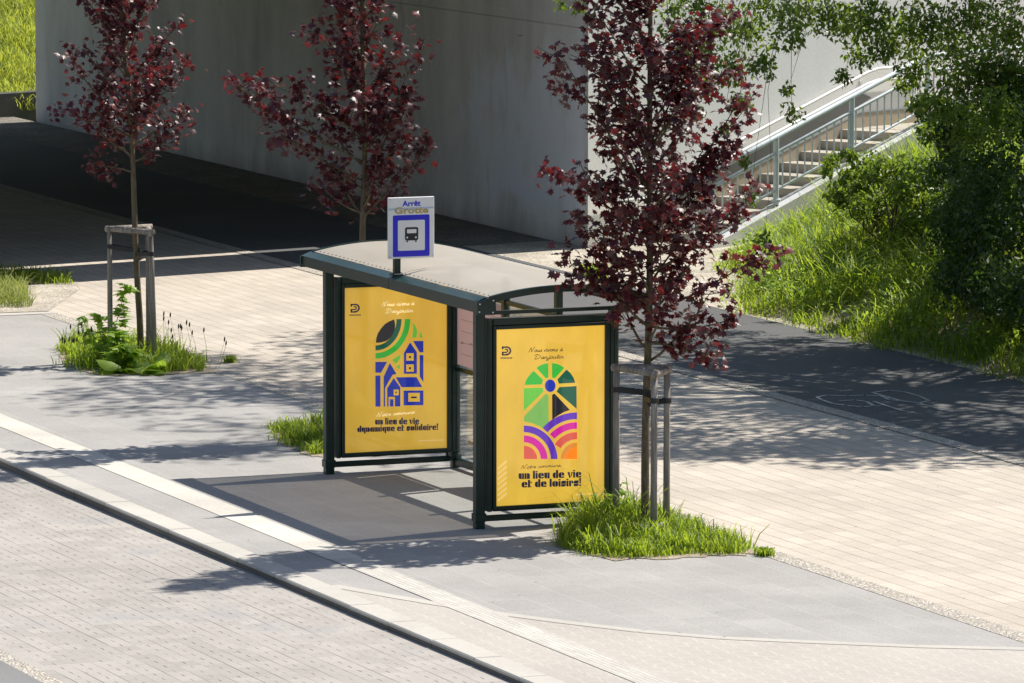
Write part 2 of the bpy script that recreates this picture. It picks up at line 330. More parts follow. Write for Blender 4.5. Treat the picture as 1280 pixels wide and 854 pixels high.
# ------------------------------------------------------------------ light
SUN_AZ, SUN_EL = math.radians(14.0), math.radians(54.0)          # azimuth from +X towards +Y
sd = Vector((math.cos(SUN_AZ)*math.cos(SUN_EL), math.sin(SUN_AZ)*math.cos(SUN_EL), math.sin(SUN_EL)))
sl = bpy.data.lights.new('sun', 'SUN'); sl.energy = 4.8; sl.angle = math.radians(.53); sl.color = (1, .945, .86)
so = bpy.data.objects.new('sun', sl); COL.objects.link(so); so.rotation_euler = sd.to_track_quat('Z', 'Y').to_euler(); so.location = (20, 5, 30)
w = bpy.data.worlds.new('World'); S.world = w; w.use_nodes = True
sky = w.node_tree.nodes.new('ShaderNodeTexSky'); sky.sky_type = 'NISHITA'; sky.sun_disc = False
sky.sun_elevation = SUN_EL; sky.sun_rotation = math.pi/2-SUN_AZ; sky.air_density = 1.0; sky.dust_density = 1.0
bg = w.node_tree.nodes['Background']; w.node_tree.links.new(sky.outputs[0], bg.inputs[0]); bg.inputs[1].default_value = .083
S.view_settings.view_transform = 'Standard'; S.view_settings.look = 'None'; S.view_settings.exposure = .50; S.view_settings.gamma = 1
S.render.engine = 'CYCLES'; S.cycles.max_bounces = 8; S.cycles.transparent_max_bounces = 12
S.render.resolution_x = 1024; S.render.resolution_y = 683

# ------------------------------------------------------------------ ground
def sheet(name, pts, z, mat, lab=None):
    o = MB().poly([(x, y, z) for x, y in pts]).build(name, M[mat], loc=(pts[0][0], pts[0][1], z)); return tag(o, kind='structure')
def rect(x0, y0, x1, y1): return [(x0, y0), (x1, y0), (x1, y1), (x0, y1)]
sheet('ground', rect(-600, -600, 600, 600), -.45, 'turf')
sheet('sidewalk', rect(-2.62, -60, 7.05, 75), 0, 'beige_pavers')
TR = [(-2.55, -2.85), (-2.23, -3.72), (-1.84, -4.69), (-1.41, -5.48), (-.96, -6.21), (-.45, -6.8), (.09, -7.21), (.9, -7.8), (1.85, -8.35)]
sheet('platform', TR+[(1.9, 20.3), (-2.55, 20.3)], .004, 'grey_slabs')
sheet('forecourt', TR[::-1]+[(-2.55, -40), (2.1, -40), (2.1, -8.5)], .0055, 'zigzag_pavers')
b = MB()
for i in range(len(TR)-1):
    a, c = np.array(TR[i]), np.array(TR[i+1]); n = np.array([-(c-a)[1], (c-a)[0]]); n = n/np.linalg.norm(n)*.07
    b.add([(*(a-n), .009), (*(c-n), .009), (*(c+n), .009), (*(a+n), .009)], [(0, 1, 2, 3)])
tag(b.build('paving_edge', M['kerb_stone']), kind='structure')
sheet('tactile_strip', rect(-2.04, -1.35, -1.70, 22), .0085, 'tactile_plain'); sheet('ribbed_strip', rect(-2.03, -40, -1.73, -1.35), .0105, 'tactile_white')
sheet('sett_strip', rect(1.84, -40, 2.08, 20.3), .0075, 'cobble_setts')
sheet('platform_end', rect(1.2, 20.12, 2.08, 20.36), .010, 'kerb_stone')
sheet('path_sett_strip', rect(7.0, -40, 7.24, 60), .008, 'cobble_setts')
sheet('bike_path', rect(7.05, -60, 10.42, 75), .003, 'path_asphalt')
sheet('verge', [(10.40, -60), (16.5, -60), (16.5, 28), (12.02, 25.9), (12.02, 27.2), (10.40, 26.9)], -.004, 'gravel'); sheet('underpass_verge', [(10.40, 26.9), (12.02, 27.2), (12.02, 75), (10.40, 75)], -.004, 'damp_soil')  # bridge shade is put into the darker gravel under the deck
# kerb and carriageway: the carriageway lies 14 cm below the kerb at the stop and rises to it further on
def zr(y): return -.082+.028*min(1, max(0, (4-y)/11))
b = MB(); ys = [-60, -40, -20, -10, -8, -6, -4, -2, 0, 2, 4, 7, 12, 25, 50, 75]
for y0, y1 in zip(ys[:-1], ys[1:]):
    for xa, xb, m in ((-6.25, -2.80, 0), (-6.41, -6.25, 1), (-16, -6.41, 2)):
        b.add([(xa, y0, zr(y0)), (xb, y0, zr(y0)), (xb, y1, zr(y1)), (xa, y1, zr(y1))], [(0, 1, 2, 3)], m)
tag(b.build('road', [M['road_pavers'], M['cobble_setts'], M['asphalt']]), kind='structure')
sheet('far_verge', rect(-600, -600, -16, 600), -.09, 'turf')
b = MB(); y = -40.0
while y < 60:
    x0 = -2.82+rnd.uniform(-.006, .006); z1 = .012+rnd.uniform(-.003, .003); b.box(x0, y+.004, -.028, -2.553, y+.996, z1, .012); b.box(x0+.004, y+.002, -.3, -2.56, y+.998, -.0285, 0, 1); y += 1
tag(b.build('kerb', [M['kerb_stone'], M['kerb_face']]), kind='structure')  # darker lower course has the kerb side's shade in its colour
# painted bicycle on the path
def ribbon(b, pts, w, z, m=0):
    pts = [np.array(p, float) for p in pts]
    for a, c in zip(pts[:-1], pts[1:]):
        d = (c-a)/np.linalg.norm(c-a); n = np.array([-d[1], d[0]])*w/2; a2 = a-d*w*.3; c2 = c+d*w*.3
        b.add([(*(a2-n), z), (*(c2-n), z), (*(c2+n), z), (*(a2+n), z)], [(0, 1, 2, 3)], m)
b = MB(); gp = lambda px, py: (CAM+ray(px, py)*(-CAM[2]/ray(px, py)[2]))[:2]
def zz(x, y): return gp(980+x/4.267, 470+y/4.267)
for i, s in enumerate([[(175, 115), (230, 105), (340, 110), (430, 105), (520, 110)], [(175, 115), (200, 130), (260, 150), (330, 160), (420, 168), (480, 162), (440, 140), (380, 132), (300, 135)], [(520, 110), (560, 130), (700, 145), (780, 165), (850, 190), (815, 197)],
           [(470, 92), (560, 80), (640, 88), (720, 110), (775, 135), (720, 148), (620, 135), (540, 112), (470, 92)], [(480, 140), (570, 170), (640, 192), (690, 198)]]):
    ribbon(b, [zz(*q) for q in s], .045, .0075+.0004*i)
tag(b.build('bicycle_marking', M['mark_white'], loc=(7.9, 7.6, .0075)), 'white painted bicycle symbol on the shaded asphalt cycle path', 'road marking')

# ------------------------------------------------------------------ vegetation builders
def blades(name, P, h, width, mat, lean=.45, seed=0, parent=None, kind='stuff', nsmooth=False):
    g = np.random.default_rng(seed); n = len(P); P = np.asarray(P, float)
    az = g.uniform(0, 2*math.pi, n); d = np.stack([np.cos(az), np.sin(az), np.zeros(n)], 1)
    fa = az+g.uniform(-.8, .8, n)+math.pi/2; s = np.stack([np.cos(fa), np.sin(fa), np.zeros(n)], 1)
    ln = g.uniform(.1, 1, n)*lean; w = (np.asarray(width)*g.uniform(.7, 1.3, n))[:, None]; h = np.asarray(h)[:, None]; up = np.array([0, 0, 1.0]); ln = ln[:, None]
    p1 = P+up*h*.5+d*h*ln*.3; p2 = P+up*h*.85+d*h*ln*.8; p3 = P+up*h*(1-ln*.35)+d*h*ln*1.5
    V = np.stack([P-s*w*.5, P+s*w*.5, p1-s*w*.45, p1+s*w*.45, p2-s*w*.28, p2+s*w*.28, p3], 1).reshape(-1, 3)
    base = (np.arange(n)*7)[:, None]
    T = np.concatenate([base+np.array(t)[None] for t in ((0, 1, 3), (0, 3, 2), (2, 3, 5), (2, 5, 4), (4, 5, 6))], 0)
    o = link(name, V, T, M[mat], parent, loc=None if parent else P.mean(0)*[1, 1, 0])
    if kind: o['kind'] = kind
    return o
MAPLE = np.array([(0, 0), (.30, -.10), (.25, .12), (.58, .22), (.36, .40), (.42, .62), (.17, .58), (0, 1.0), (-.17, .58), (-.42, .62), (-.36, .40), (-.58, .22), (-.25, .12), (-.30, -.10)])
OVAL = np.array([(0, 0), (.17, .22), (.22, .5), (.13, .8), (0, 1.0), (-.13, .8), (-.22, .5), (-.17, .22)])
DIA = np.array([(0, 0), (.24, .42), (0, 1.0), (-.24, .42)])
def leaves(P, D, N, size, shape, cup=.12):
    """leaf blades at P, pointing along D with face normals N"""
    n = len(P); D = D/np.linalg.norm(D, axis=1, keepdims=True); X = np.cross(D, N); X /= np.linalg.norm(X, axis=1, keepdims=True)+1e-9; N = np.cross(X, D)
    k = len(shape); sz = np.asarray(size)[:, None, None]
    a = shape[:, 0][None, :, None]; bb = shape[:, 1][None, :, None]
    V = P[:, None, :]+sz*(X[:, None, :]*a+D[:, None, :]*bb-N[:, None, :]*(cup*(2*np.abs(a)+bb**2)))
    if k == 4:
        base = (np.arange(n)*4)[:, None]; T = np.concatenate([base+np.array(t)[None] for t in ((0, 1, 2), (0, 2, 3))], 0); return V.reshape(-1, 3), T
    C = (P[:, None, :]+sz*(D[:, None, :]*.38)); V = np.concatenate([V, C], 1); base = (np.arange(n)*(k+1))[:, None]
    T = np.concatenate([base+np.array((k, i, (i+1) % k))[None] for i in range(k)], 0); return V.reshape(-1, 3), T
def unit(n, g):  # random directions
    v = g.normal(size=(n, 3)); return v/np.linalg.norm(v, axis=1, keepdims=True)

def curve(p0, d0, L, n, up, g, jit=.12):
    pts = [np.array(p0, float)]; d = np.array(d0, float)
    for i in range(n):
        d = d+np.array([0, 0, up/n])+g.normal(size=3)*jit/n**.5; d /= np.linalg.norm(d); pts.append(pts[-1]+d*L/n)
    return pts
def maple(base, tops, H, zc, prof, nbr, seed, label, extra=(), per=1.0, leaf=.115):
    """tops: trunk axis points above the base"""
    g = np.random.default_rng(seed); base = np.array(base, float)
    root = thing('maple_tree', base, label, 'tree', 'young red maples along the bus stop')
    ax = [base]+[np.array(t, float) for t in tops]
    def axis(z):
        for a, c in zip(ax[:-1], ax[1:]):
            if z <= c[2] or c is ax[-1]:
                t = (z-a[2])/(c[2]-a[2]); return a+(c-a)*t
    zs = np.linspace(0, H, 26); tr = [axis(z)+np.array([math.sin(z*2.1+seed)*.012, math.cos(z*1.7+seed)*.012, 0])*(z > .3) for z in zs]
    b = MB(); b.tube(tr, [.037*(1-z/H)**.8+.006 for z in zs], 9)
    nodes = []
    def limb(p0, d0, L, r, up, leafy=.25):
        n = max(4, int(L/.12)); c = curve(p0, d0, L, n, up, g, .22); b.tube(c, list(np.linspace(r, .0035, len(c))), 6)
        for i, q in enumerate(c):
            t = i/n
            if t >= leafy: nodes.append((q, c[min(i+1, n)]-c[max(i-1, 0)]))
            if t > .2 and i % 2 == 0 and L > .45:
                d = c[min(i+1, n)]-c[max(i-1, 0)]; d = d/np.linalg.norm(d)+unit(1, g)[0]*.9; d /= np.linalg.norm(d); l2 = L*g.uniform(.22, .42)*(1.1-t*.5)
                c2 = curve(q, d, l2, 4, .35, g, .25); b.tube(c2, list(np.linspace(r*.45, .0025, 5)), 5)
                for q2 in c2[1:]: nodes.append((q2, d))
    for i in range(nbr):
        t = (i+g.uniform(0, .8))/nbr; z = zc+(H-zc-.3)*t; a = i*2.4+g.uniform(-.5, .5); L = prof(z)*g.uniform(.72, 1.12)
        e = math.radians(g.uniform(18, 48)+14*t); limb(axis(z-.12*L), (math.cos(a)*math.cos(e), math.sin(a)*math.cos(e), math.sin(e)), L/math.cos(e*.7), .016*(1-.5*t), .5)
    for z, target, lf in extra:
        p0 = axis(z); d = np.array(target, float)-p0; L = np.linalg.norm(d); limb(p0, d/L-np.array([0, 0, .12]), L, .015, .25, lf)
    for z in np.arange(zc+.5, H, .16): nodes.append((axis(z), np.array([0, 0, 1.0])))
    b.build('trunk', M['maple_bark'], root, smooth=True)
    P = []; Dr = []
    for q, d in nodes:
        for k in range(g.poisson(3.9*per)):
            P.append(q+g.normal(size=3)*.065); v = unit(1, g)[0]; v[2] = v[2]*.5-.35; Dr.append(v+d/(np.linalg.norm(d)+1e-9)*.4)
    P = np.array(P); Dr = np.array(Dr); N = unit(len(P), g)*.75+np.array([.35, -.05, .75])
    V, T = leaves(P, Dr, N, leaf*g.uniform(.65, 1.2, len(P)), MAPLE, .16); link('crown', V, T, M['maple_leaf'], root)
    return root

def stake_frame(base, feet, Hs, label, tree_axis, low=False):
    """three round stakes round a trunk, joined by half-round rails at the top, with black ties"""
    root = thing('tree_stake_frame', base, label, 'tree stakes', 'wooden stake frames round the young maples')
    tp = []
    for fx, fy, lx, ly in feet:
        p = np.array([fx, fy, -.05]); q = np.array([fx+lx, fy+ly, Hs]); tp.append(q)
        MB().tube([p, p+(q-p)*.35, p+(q-p)*.7, q], [.034, .033, .032, .031], 12).build('stake', M['weathered_wood'], root, smooth=True)
    for i, (a, c) in enumerate(((0, 1), (1, 2), (2, 0))):
        p, q = tp[a]+np.array([0, 0, .012-.018*(i % 2)]), tp[c]+np.array([0, 0, .012-.018*(i % 2)]); d = (q-p)/np.linalg.norm(q-p)
        MB().tube([p-d*.05, q+d*.05], .036, 10).build('rail', M['weathered_wood'], root, smooth=True)
    for i, q in enumerate(tp):
        t = np.array(tree_axis, float); z = Hs-.20-.05*i; a = np.array([q[0], q[1], z]); c = np.array([t[0], t[1], z-.04])
        d = (c-a)/np.linalg.norm(c-a); s = np.cross(d, [0, 0, 1.0]); b = MB()
        for o in (-.042, .042):
            b.add([a+s*o-[0, 0, .025], c+s*o-[0, 0, .025], c+s*o+[0, 0, .025], a+s*o+[0, 0, .025]], [(0, 1, 2, 3), (3, 2, 1, 0)])
        for cc in (a, c): b.tube([cc-np.array([0, 0, .025]), cc+np.array([0, 0, .025])], .043, 10)
        b.build('tie', M['black_strap'], root)
    if low:
        for (a, c) in ((0, 1), (1, 2)):
            p, q = np.array([*feet[a][:2], .12]), np.array([*feet[c][:2], .10]); MB().tube([p, q], .035, 10).build('rail', M['weathered_wood'], root, smooth=True)
    return root
def ground_at(px, py): return np.array([*gp(px, py), 0.0])

# near, middle and left maple: bases and axes
T1 = ground_at(806, 669); T3 = ground_at(177, 454); T2 = np.array([1.33, (T1[1]+T3[1])/2-.05, 0])
ax1 = [near(810, 440, T1), near(813, 200, T1), near(812, -20, T1), T1+np.array([.1, .1, 7.6])]
ax2 = [near(453, 287, T2), near(455, 200, T2), near(453, -20, T2), T2+np.array([.1, .05, 7.4])]
ax3 = [near(169, 270, T3), near(165, 190, T3), near(150, -20, T3), T3+np.array([-.6, .5, 6.6])]
def prof1(z): return np.interp(z, [1.6, 2.4, 3.6, 5, 6.5, 7.6], [.78, .90, .88, .82, .50, .12])
def prof2(z): return np.interp(z, [2.0, 2.6, 3.6, 5, 6.5, 7.4], [.50, .66, .62, .60, .40, .1])
def prof3(z): return np.interp(z, [2.2, 2.9, 3.6, 4.6, 5.6, 6.6], [.62, .80, .80, .60, .35, .1])
maple(T1, ax1, 7.6, 1.75, prof1, 64, 3, 'dark red maple nearest the camera, in front of the pale stairway', [(3.3, near(692, 78, T1+[.3, -.2, 0]), .45), (2.9, near(735, 215, T1), .6), (3.1, near(935, 130, T1), .3), (2.1, near(945, 300, T1), .35), (2.0, near(920, 395, T1), .3), (3.0, near(900, 215, T1), .3), (2.4, near(720, 350, T1+[0, -.2, 0]), .5), (1.85, near(890, 430, T1+[0, -.3, 0]), .3), (3.7, near(880, 60, T1), .3), (3.6, near(745, 90, T1), .35), (2.5, near(950, 265, T1+[0, .3, 0]), .35)], 1.5, .085)
maple(T2, ax2, 7.4, 2.35, prof2, 46, 8, 'dark red maple behind the bus shelter with one long bare-ended side branch', [(3.0, near(288, 118, T2), .25), (2.8, near(340, 150, T2), .3), (2.6, near(540, 60, T2), .55), (2.4, near(535, 190, T2), .4), (3.3, near(345, 110, T2), .4), (2.45, near(400, 235, T2), .3), (3.4, near(510, 110, T2), .4)], 1.4, .085)
maple(T3, ax3, 6.6, 2.45, prof3, 46, 21, 'thin dark red maple at the left in front of the shaded wall', [(2.3, near(118, 200, T3), .5), (2.9, near(75, 95, T3), .4), (2.6, near(225, 120, T3), .4), (3.1, near(215, 85, T3), .3), (2.5, near(85, 130, T3), .35)], 1.4, .080)
def foot(px, py, tx=0, ty=0): g_ = ground_at(px, py); return (g_[0], g_[1], tx, ty)
stake_frame(T1, [foot(770, 667), foot(817, 676), foot(833, 668)], 1.60, 'grey wooden stake frame with black ties beside the front poster panel', near(810, 490, T1), True)
stake_frame(T2, [(T2[0]-.36, T2[1]+.05, 0, 0), (T2[0]+.1, T2[1]-.4, 0, 0), (T2[0]+.32, T2[1]+.15, 0, 0)], 1.60, 'grey wooden stake frame hidden behind the bus shelter', T2)
stake_frame(T3, [foot(138, 451), foot(194, 456, -.05, 0), foot(186, 448)], 1.60, 'grey wooden stake frame rising out of leafy weeds at the left', near(171, 305, T3))

# planting pits
def inpoly(P, poly):
    x, y = P[:, 0], P[:, 1]; r = np.zeros(len(P), bool); n = len(poly)
    for i in range(n):
        (x0, y0), (x1, y1) = poly[i], poly[i-1]
        c = ((y0 > y) != (y1 > y)) & (x < (x1-x0)*(y-y0)/(y1-y0+1e-12)+x0); r ^= c
    return r
def sample(poly, n, g):
    a = np.array(poly); lo, hi = a.min(0), a.max(0); out = np.empty((0, 2))
    while len(out) < n:
        q = g.uniform(lo, hi, (n*2, 2)); out = np.concatenate([out, q[inpoly(q, poly)]])
    return out[:n]
pitA = [(.22, -1.35), (.30, -2.40), (1.1, -2.55), (1.90, -2.62), (2.05, -1.2), (2.02, -.15), (1.85, .75), (1.55, .95), (1.50, -.12), (.9, -.2)]
pitB = [(.36, 5.30), (.22, 5.75), (.36, 6.85), (.7, 8.2), (1.75, 8.3), (2.0, 7.6), (1.9, 5.35)]
pitC = [(.30, 14.35), (.46, 13.15), (1.2, 13.05), (1.86, 13.1), (2.2, 14.4), (2.35, 16.0), (1.75, 16.9), (.9, 16.6)]
def pit(poly, n, hs, seed, spike):
    g = np.random.default_rng(seed); c = (np.min(poly, 0)+np.max(poly, 0))/2; full = poly; poly = [tuple(c+(np.array(q)-c)*[.86, .88]) for q in poly]
    edge = []                                                       # ragged outline of the bare earth
    for a, b2 in zip(poly, poly[1:]+poly[:1]):
        for t in np.linspace(0, 1, 9)[:-1]: q = np.array(a)+(np.array(b2)-a)*t; edge.append(tuple(c+(q-c)*(1.09+g.uniform(-.06, .06))))
    sheet('planting_soil', edge, .0105, 'soil')
    nt = n//26; C = sample(poly, nt, g); k = g.integers(0, nt, n); sp = g.uniform(.03, .09, nt); P = C[k]+g.normal(size=(n, 2))*sp[k][:, None]
    th = np.clip(g.lognormal(0, .38, nt), .35, 2.1)
    h = hs*.88*th[k]*g.uniform(.35, 1.25, n)*np.array([spike(x, y) for x, y in P])
    return blades('grass', np.c_[P, np.full(n, .01)], h, .012, 'grass_blade', .95, seed)
g1 = pit(pitA, 10500, .19, 5, lambda x, y: .62+1.0*math.exp(-((x-1.0)**2/.3+(y+.75)**2/.35))+.2*math.sin(x*9+y*5))
tag(g1, 'bright green grass mound round the front maple', 'grass')
g2 = pit(pitB, 5000, .15, 6, lambda x, y: .85+.2*math.sin(x*9+y*5)); tag(g2, 'small green grass patch behind the far shelter post', 'grass')
g3 = pit(pitC, 6500, .19, 9, lambda x, y: .8+.25*math.sin(x*8+y*3)); tag(g3, 'yellow-green grass round the left maple', 'grass')
def stalks(pts, label, group):
    for p in pts:
        root = thing('plantain', p, label, 'wild plant', group); p = np.array(p); h = rnd.uniform(.26, .5); q = p+[rnd.uniform(-.12, .12), rnd.uniform(-.12, .12), h]
        MB().tube([p, (p+q)/2+[.01, 0, .02], q], [.003, .0025, .002], 4).build('stem', M['weed_leaf'], root); MB().tube([q, q+[.004, 0, .03], q+[.006, 0, .06]], [.006, .011, .004], 6).build('seed_head', M['seed_head'], root)
stalks([(.42+rnd.uniform(-.15, .15), 14.0+rnd.uniform(-.4, .3), 0) for _ in range(14)], 'plantain stalk with a dark seed head at the left edge of the leafy weeds', 'plantains left of the leafy weeds')
stalks([(1.9+rnd.uniform(-.25, .25), 14.3+rnd.uniform(-.9, .9), 0) for _ in range(16)], 'plantain stalk with a brown head right of the left maple trunk', 'plantains right of the left maple')
def weed(base, H, nl, size, label, seed, spread=.20, name='leafy_weed'):
    g = np.random.default_rng(seed); base = np.array(base, float); root = thing(name, base, label, 'wild plant'); b = MB(); P = []; D = []
    for s in range(4):
        h = H*g.uniform(.55, 1.0) if s else H
        top = base+np.array([g.uniform(-1, 1)*spread*1.4, g.uniform(-1, 1)*spread*1.4, h]); st = base+np.array([g.uniform(-1, 1)*.006, g.uniform(-1, 1)*.006, 0])
        b.tube([st, (st+top)/2+g.normal(size=3)*.02, top], [.009, .006, .003], 5)
        for i in range(int(nl*h/H)):
            t = g.uniform(.05, 1); q = st+(top-st)*t; a = g.uniform(0, 6.28); P.append(q); D.append([math.cos(a), math.sin(a), g.uniform(-.35, .45)])
    P = np.array(P); D = np.array(D); N = np.tile([.35, -.15, .9], (len(P), 1))+g.normal(size=(len(P), 3))*.35
    b.build('stem', M['weed_leaf'], root); V, T = leaves(P, D, N, size*g.uniform(.5, 1.2, len(P)), MAPLE*[.55, 1], .25); link('foliage', V, T, M['weed_leaf'], root)
weed([.86, 14.25, 0], .98, 75, .17, 'tall leafy green weed climbing the left stake of the far frame', 4)
weed([.72, 13.75, 0], .46, 110, .20, 'low bushy weed in front of the tall one', 5, .2); weed([1.05, -.55, 0], .48, 60, .12, 'leafy weed leaning on the front poster panel', 14, .22)
def rosette(base, n, size, label, seed):
    g = np.random.default_rng(seed); base = np.array(base, float); root = thing('broadleaf_weed', base, label, 'wild plant')
    a = g.uniform(0, 6.28, n); D = np.stack([np.cos(a), np.sin(a), g.uniform(.1, .9, n)], 1); N = np.tile([0, 0, 1.0], (n, 1))+g.normal(size=(n, 3))*.25
    V, T = leaves(np.tile(base+[0, 0, .05], (n, 1))+g.normal(size=(n, 3))*[.05, .05, .02], D, N, size*g.uniform(.6, 1.2, n), OVAL*[1.6, 1], .3); link('foliage', V, T, M['weed_leaf'], root)
rosette([1.15, 13.35, 0], 14, .30, 'broad pale green leaves at the front of the left planting pit', 2); rosette([1.45, 14.1, 0], 12, .30, 'broad drooping leaves beside the left maple trunk', 3); rosette([.75, 13.4, 0], 12, .26, 'broad leaves left of the pale ones in the left pit', 8)
for i, (px, py, lab) in enumerate(((955, 695, 'tiny grass tuft on the paving right of the front grass mound'), (288, 453, 'tiny grass tuft on the beige paving right of the left maple'), (738, 350, 'grass tuft in the sunlit gravel left of the front maple crown'))):
    g = np.random.default_rng(i); c = ground_at(px, py); P = np.c_[c[0]+g.normal(size=160)*(.09 if i == 2 else .035), c[1]+g.normal(size=160)*(.12 if i == 2 else .05), np.zeros(160)]
    tag(blades('grass_tuft', P, np.full(160, .09)*(3 if i == 2 else 1), .012, 'grass_blade', .8, i), lab, 'grass')
# patch of grass and gravel by the shadow at the far left
pitD = [(1.0, 20.5), (2.05, 20.45), (3.3, 23.0), (3.7, 24.4), (3.4, 25.6), (1.0, 26.4)]
sheet('grass_verge', pitD, .006, 'gravel')
g = np.random.default_rng(3); P = sample([(1.0, 20.9), (2.0, 21.0), (2.5, 22.8), (2.3, 24.5), (1.0, 25)], 2600, g)
tag(blades('grass', np.c_[P, np.zeros(len(P))], .27*g.uniform(.3, 1.2, len(P)), .012, 'pale_grass_blade', 1.0, 12), 'dry yellow grass clump at the far left edge', 'grass')
P = sample([(1.6, 24.3), (3.4, 23.6), (3.6, 24.5), (3.3, 25.4), (1.4, 26)], 1800, g)
tag(blades('grass', np.c_[P, np.zeros(len(P))], .17*g.uniform(.3, 1.2, len(P)), .012, 'grass_blade', 1.0, 13), 'green grass strip in the bridge shadow beside the dry clump', 'grass')

# ------------------------------------------------------------------ bridge over the road
WC = np.array([12.05, 25.94])                                     # end corner of the abutment
br = thing('road_bridge', (WC[0], WC[1], 0), 'grey streaked concrete bridge abutment with a pale side wall', 'bridge')
HB = 5.25
MB().prism([(WC[0], WC[1]), (WC[0], 53.2), (WC[0]+.9, 53.2), (WC[0]+.9, WC[1]+.9*math.tan(math.radians(28))+.06)], lambda a, c, t: (a, c, t), -.3, HB).build('abutment_wall', M['wall_concrete'], br)
TH = math.radians(28); KS = 1.10; dr = np.array([math.cos(TH), math.sin(TH), 0]); nn = np.array([math.sin(TH), -math.cos(TH), 0])
def wl(s, w_, z): return np.array([WC[0], WC[1], 0])+dr*s*KS+nn*w_+np.array([0, 0, z])
b = MB(); q_ = [tuple(wl(.003, 0, 0)[:2]), tuple(wl(22, 0, 0)[:2]), tuple(wl(22, -.5, 0)[:2]), tuple(wl(.75, -.5, 0)[:2])]; b.prism(q_, lambda a, c, t: (a, c, t), -.3, HB-.004); b.build('wing_wall', M['pale_render'], br)
az = np.array([-math.cos(SUN_AZ), -math.sin(SUN_AZ)])
def slab(o0, o1, z0, z1):
    p = np.array([-az[1], az[0]]); p = p if p[1] > 0 else -p
    A = WC; ext = lambda o: .26*o+.55
    q = [A-az*ext(o0)+p*o0, A+az*27+p*o0, A+az*27+p*o1, A-az*ext(o1)+p*o1]; b = MB()
    b.add([(*k, z0) for k in q]+[(*k, z1) for k in q], [(0, 1, 2, 3), (4, 7, 6, 5), (0, 4, 5, 1), (1, 5, 6, 2), (2, 6, 7, 3), (3, 7, 4, 0)]); return b
slab(.1, 2.15, HB+.01, HB+.9).build('edge_beam', M['dark_concrete'], br)
slab(2.42, 27, HB+.01, HB+1.0).build('deck', M['dark_concrete'], br)
MB().box(-14.6, 10, -.3, -13.8, 50, HB).build('abutment_wall', M['wall_concrete'], br)
# wall-mounted double handrail
S0, SL, RISE, RUN = 1.38, .297, .1396, .47
def nose(s): return max(0, min(1.40, (s-S0)*SL))
b = MB(); b.prism([(1.9, nose(1.9)+.30), (6.02, 1.40+.33), (6.35, 1.40+.45), (6.15, 1.40+.52), (5.9, 1.40+.50), (1.9, nose(1.9)+.60)], lambda a, c, t: wl(a, t, c), .0, .012); b.build('dado', M['dado_grey'], br)  # grey band along the wing wall, following the stair slope
b = MB(); b.prism([(S0, 0), (6.1, 1.3), (9, 1.3), (9, 1.62), (6.1, 1.62), (1.9, .29+.16), (S0, .3)], lambda a, c, t: wl(a, t, c), .0, .018); b.build('dado', M['dado_tan'], br)
hr = thing('wall_handrail', wl(.2, .08, 0), 'white double handrail fixed along the pale side wall above the stairs', 'handrail')
def rail_pts(dz): return [wl(.22, .09, .84+dz), wl(1.30, .09, .82+dz)]+[wl(s, .09, .82+dz+(s-1.30)*SL*.995) for s in np.linspace(1.6, 6.15, 6)]+[wl(6.4, .09, 2.30+dz), wl(7.6, .09, 2.30+dz)]
MB().tube(rail_pts(0), .026, 10).build('top_rail', M['white_rail'], hr, smooth=True); MB().tube(rail_pts(-.18), .026, 10).build('lower_rail', M['white_rail'], hr, smooth=True)
MB().tube([wl(.22, .09, .84), wl(.10, .09, .82), wl(.07, .09, .75), wl(.10, .09, .68), wl(.22, .09, .66)], .026, 10).build('end_loop', M['white_rail'], hr, smooth=True)
for s in (.6, 2.1, 3.4, 4.7, 6.1, 7.3):
    z = .82+max(0, min(6.35, s)-1.3)*SL
    MB().tube([wl(s, .09, z), wl(s, .05, z-.05), wl(s, 0, z-.06)], .010, 6).tube([wl(s, .09, z-.18), wl(s, .05, z-.23), wl(s, 0, z-.24)], .010, 6).tube([wl(s, .0, z-.15), wl(s, .014, z-.15)], .04, 8).build('bracket', M['white_rail'], hr)
# stairs
st = thing('outdoor_staircase', wl(S0, .6, 0), 'concrete staircase climbing the bank beside the pale bridge wall', 'staircase')
for i in range(10):
    s = S0+RUN*i; b = MB(); b.prism([(s, -.05), (s, RISE*(i+1)-.0), (s+RUN-.003, RISE*(i+1)), (s+RUN-.003, -.05)], lambda a, c, t: wl(a, t, c), .021, 1.16); b.build('step', M['step_concrete'], st)
b = MB(); b.prism([(S0+RUN*10, -.05), (S0+RUN*10, 1.40), (11, 1.40), (11, -.05)], lambda a, c, t: wl(a, t, c), .021, 1.16); b.build('landing', M['step_concrete'], st)
b = MB(); b.prism([(.95, -.2), (.95, .06), (S0, .14), (6.2, 1.40+.20), (8.6, 1.62), (8.6, .7), (6.2, .75), (S0+1, -.2)], lambda a, c, t: wl(a, t, c), 1.163, 1.42); b.build('stringer', M['stringer_concrete'], st)
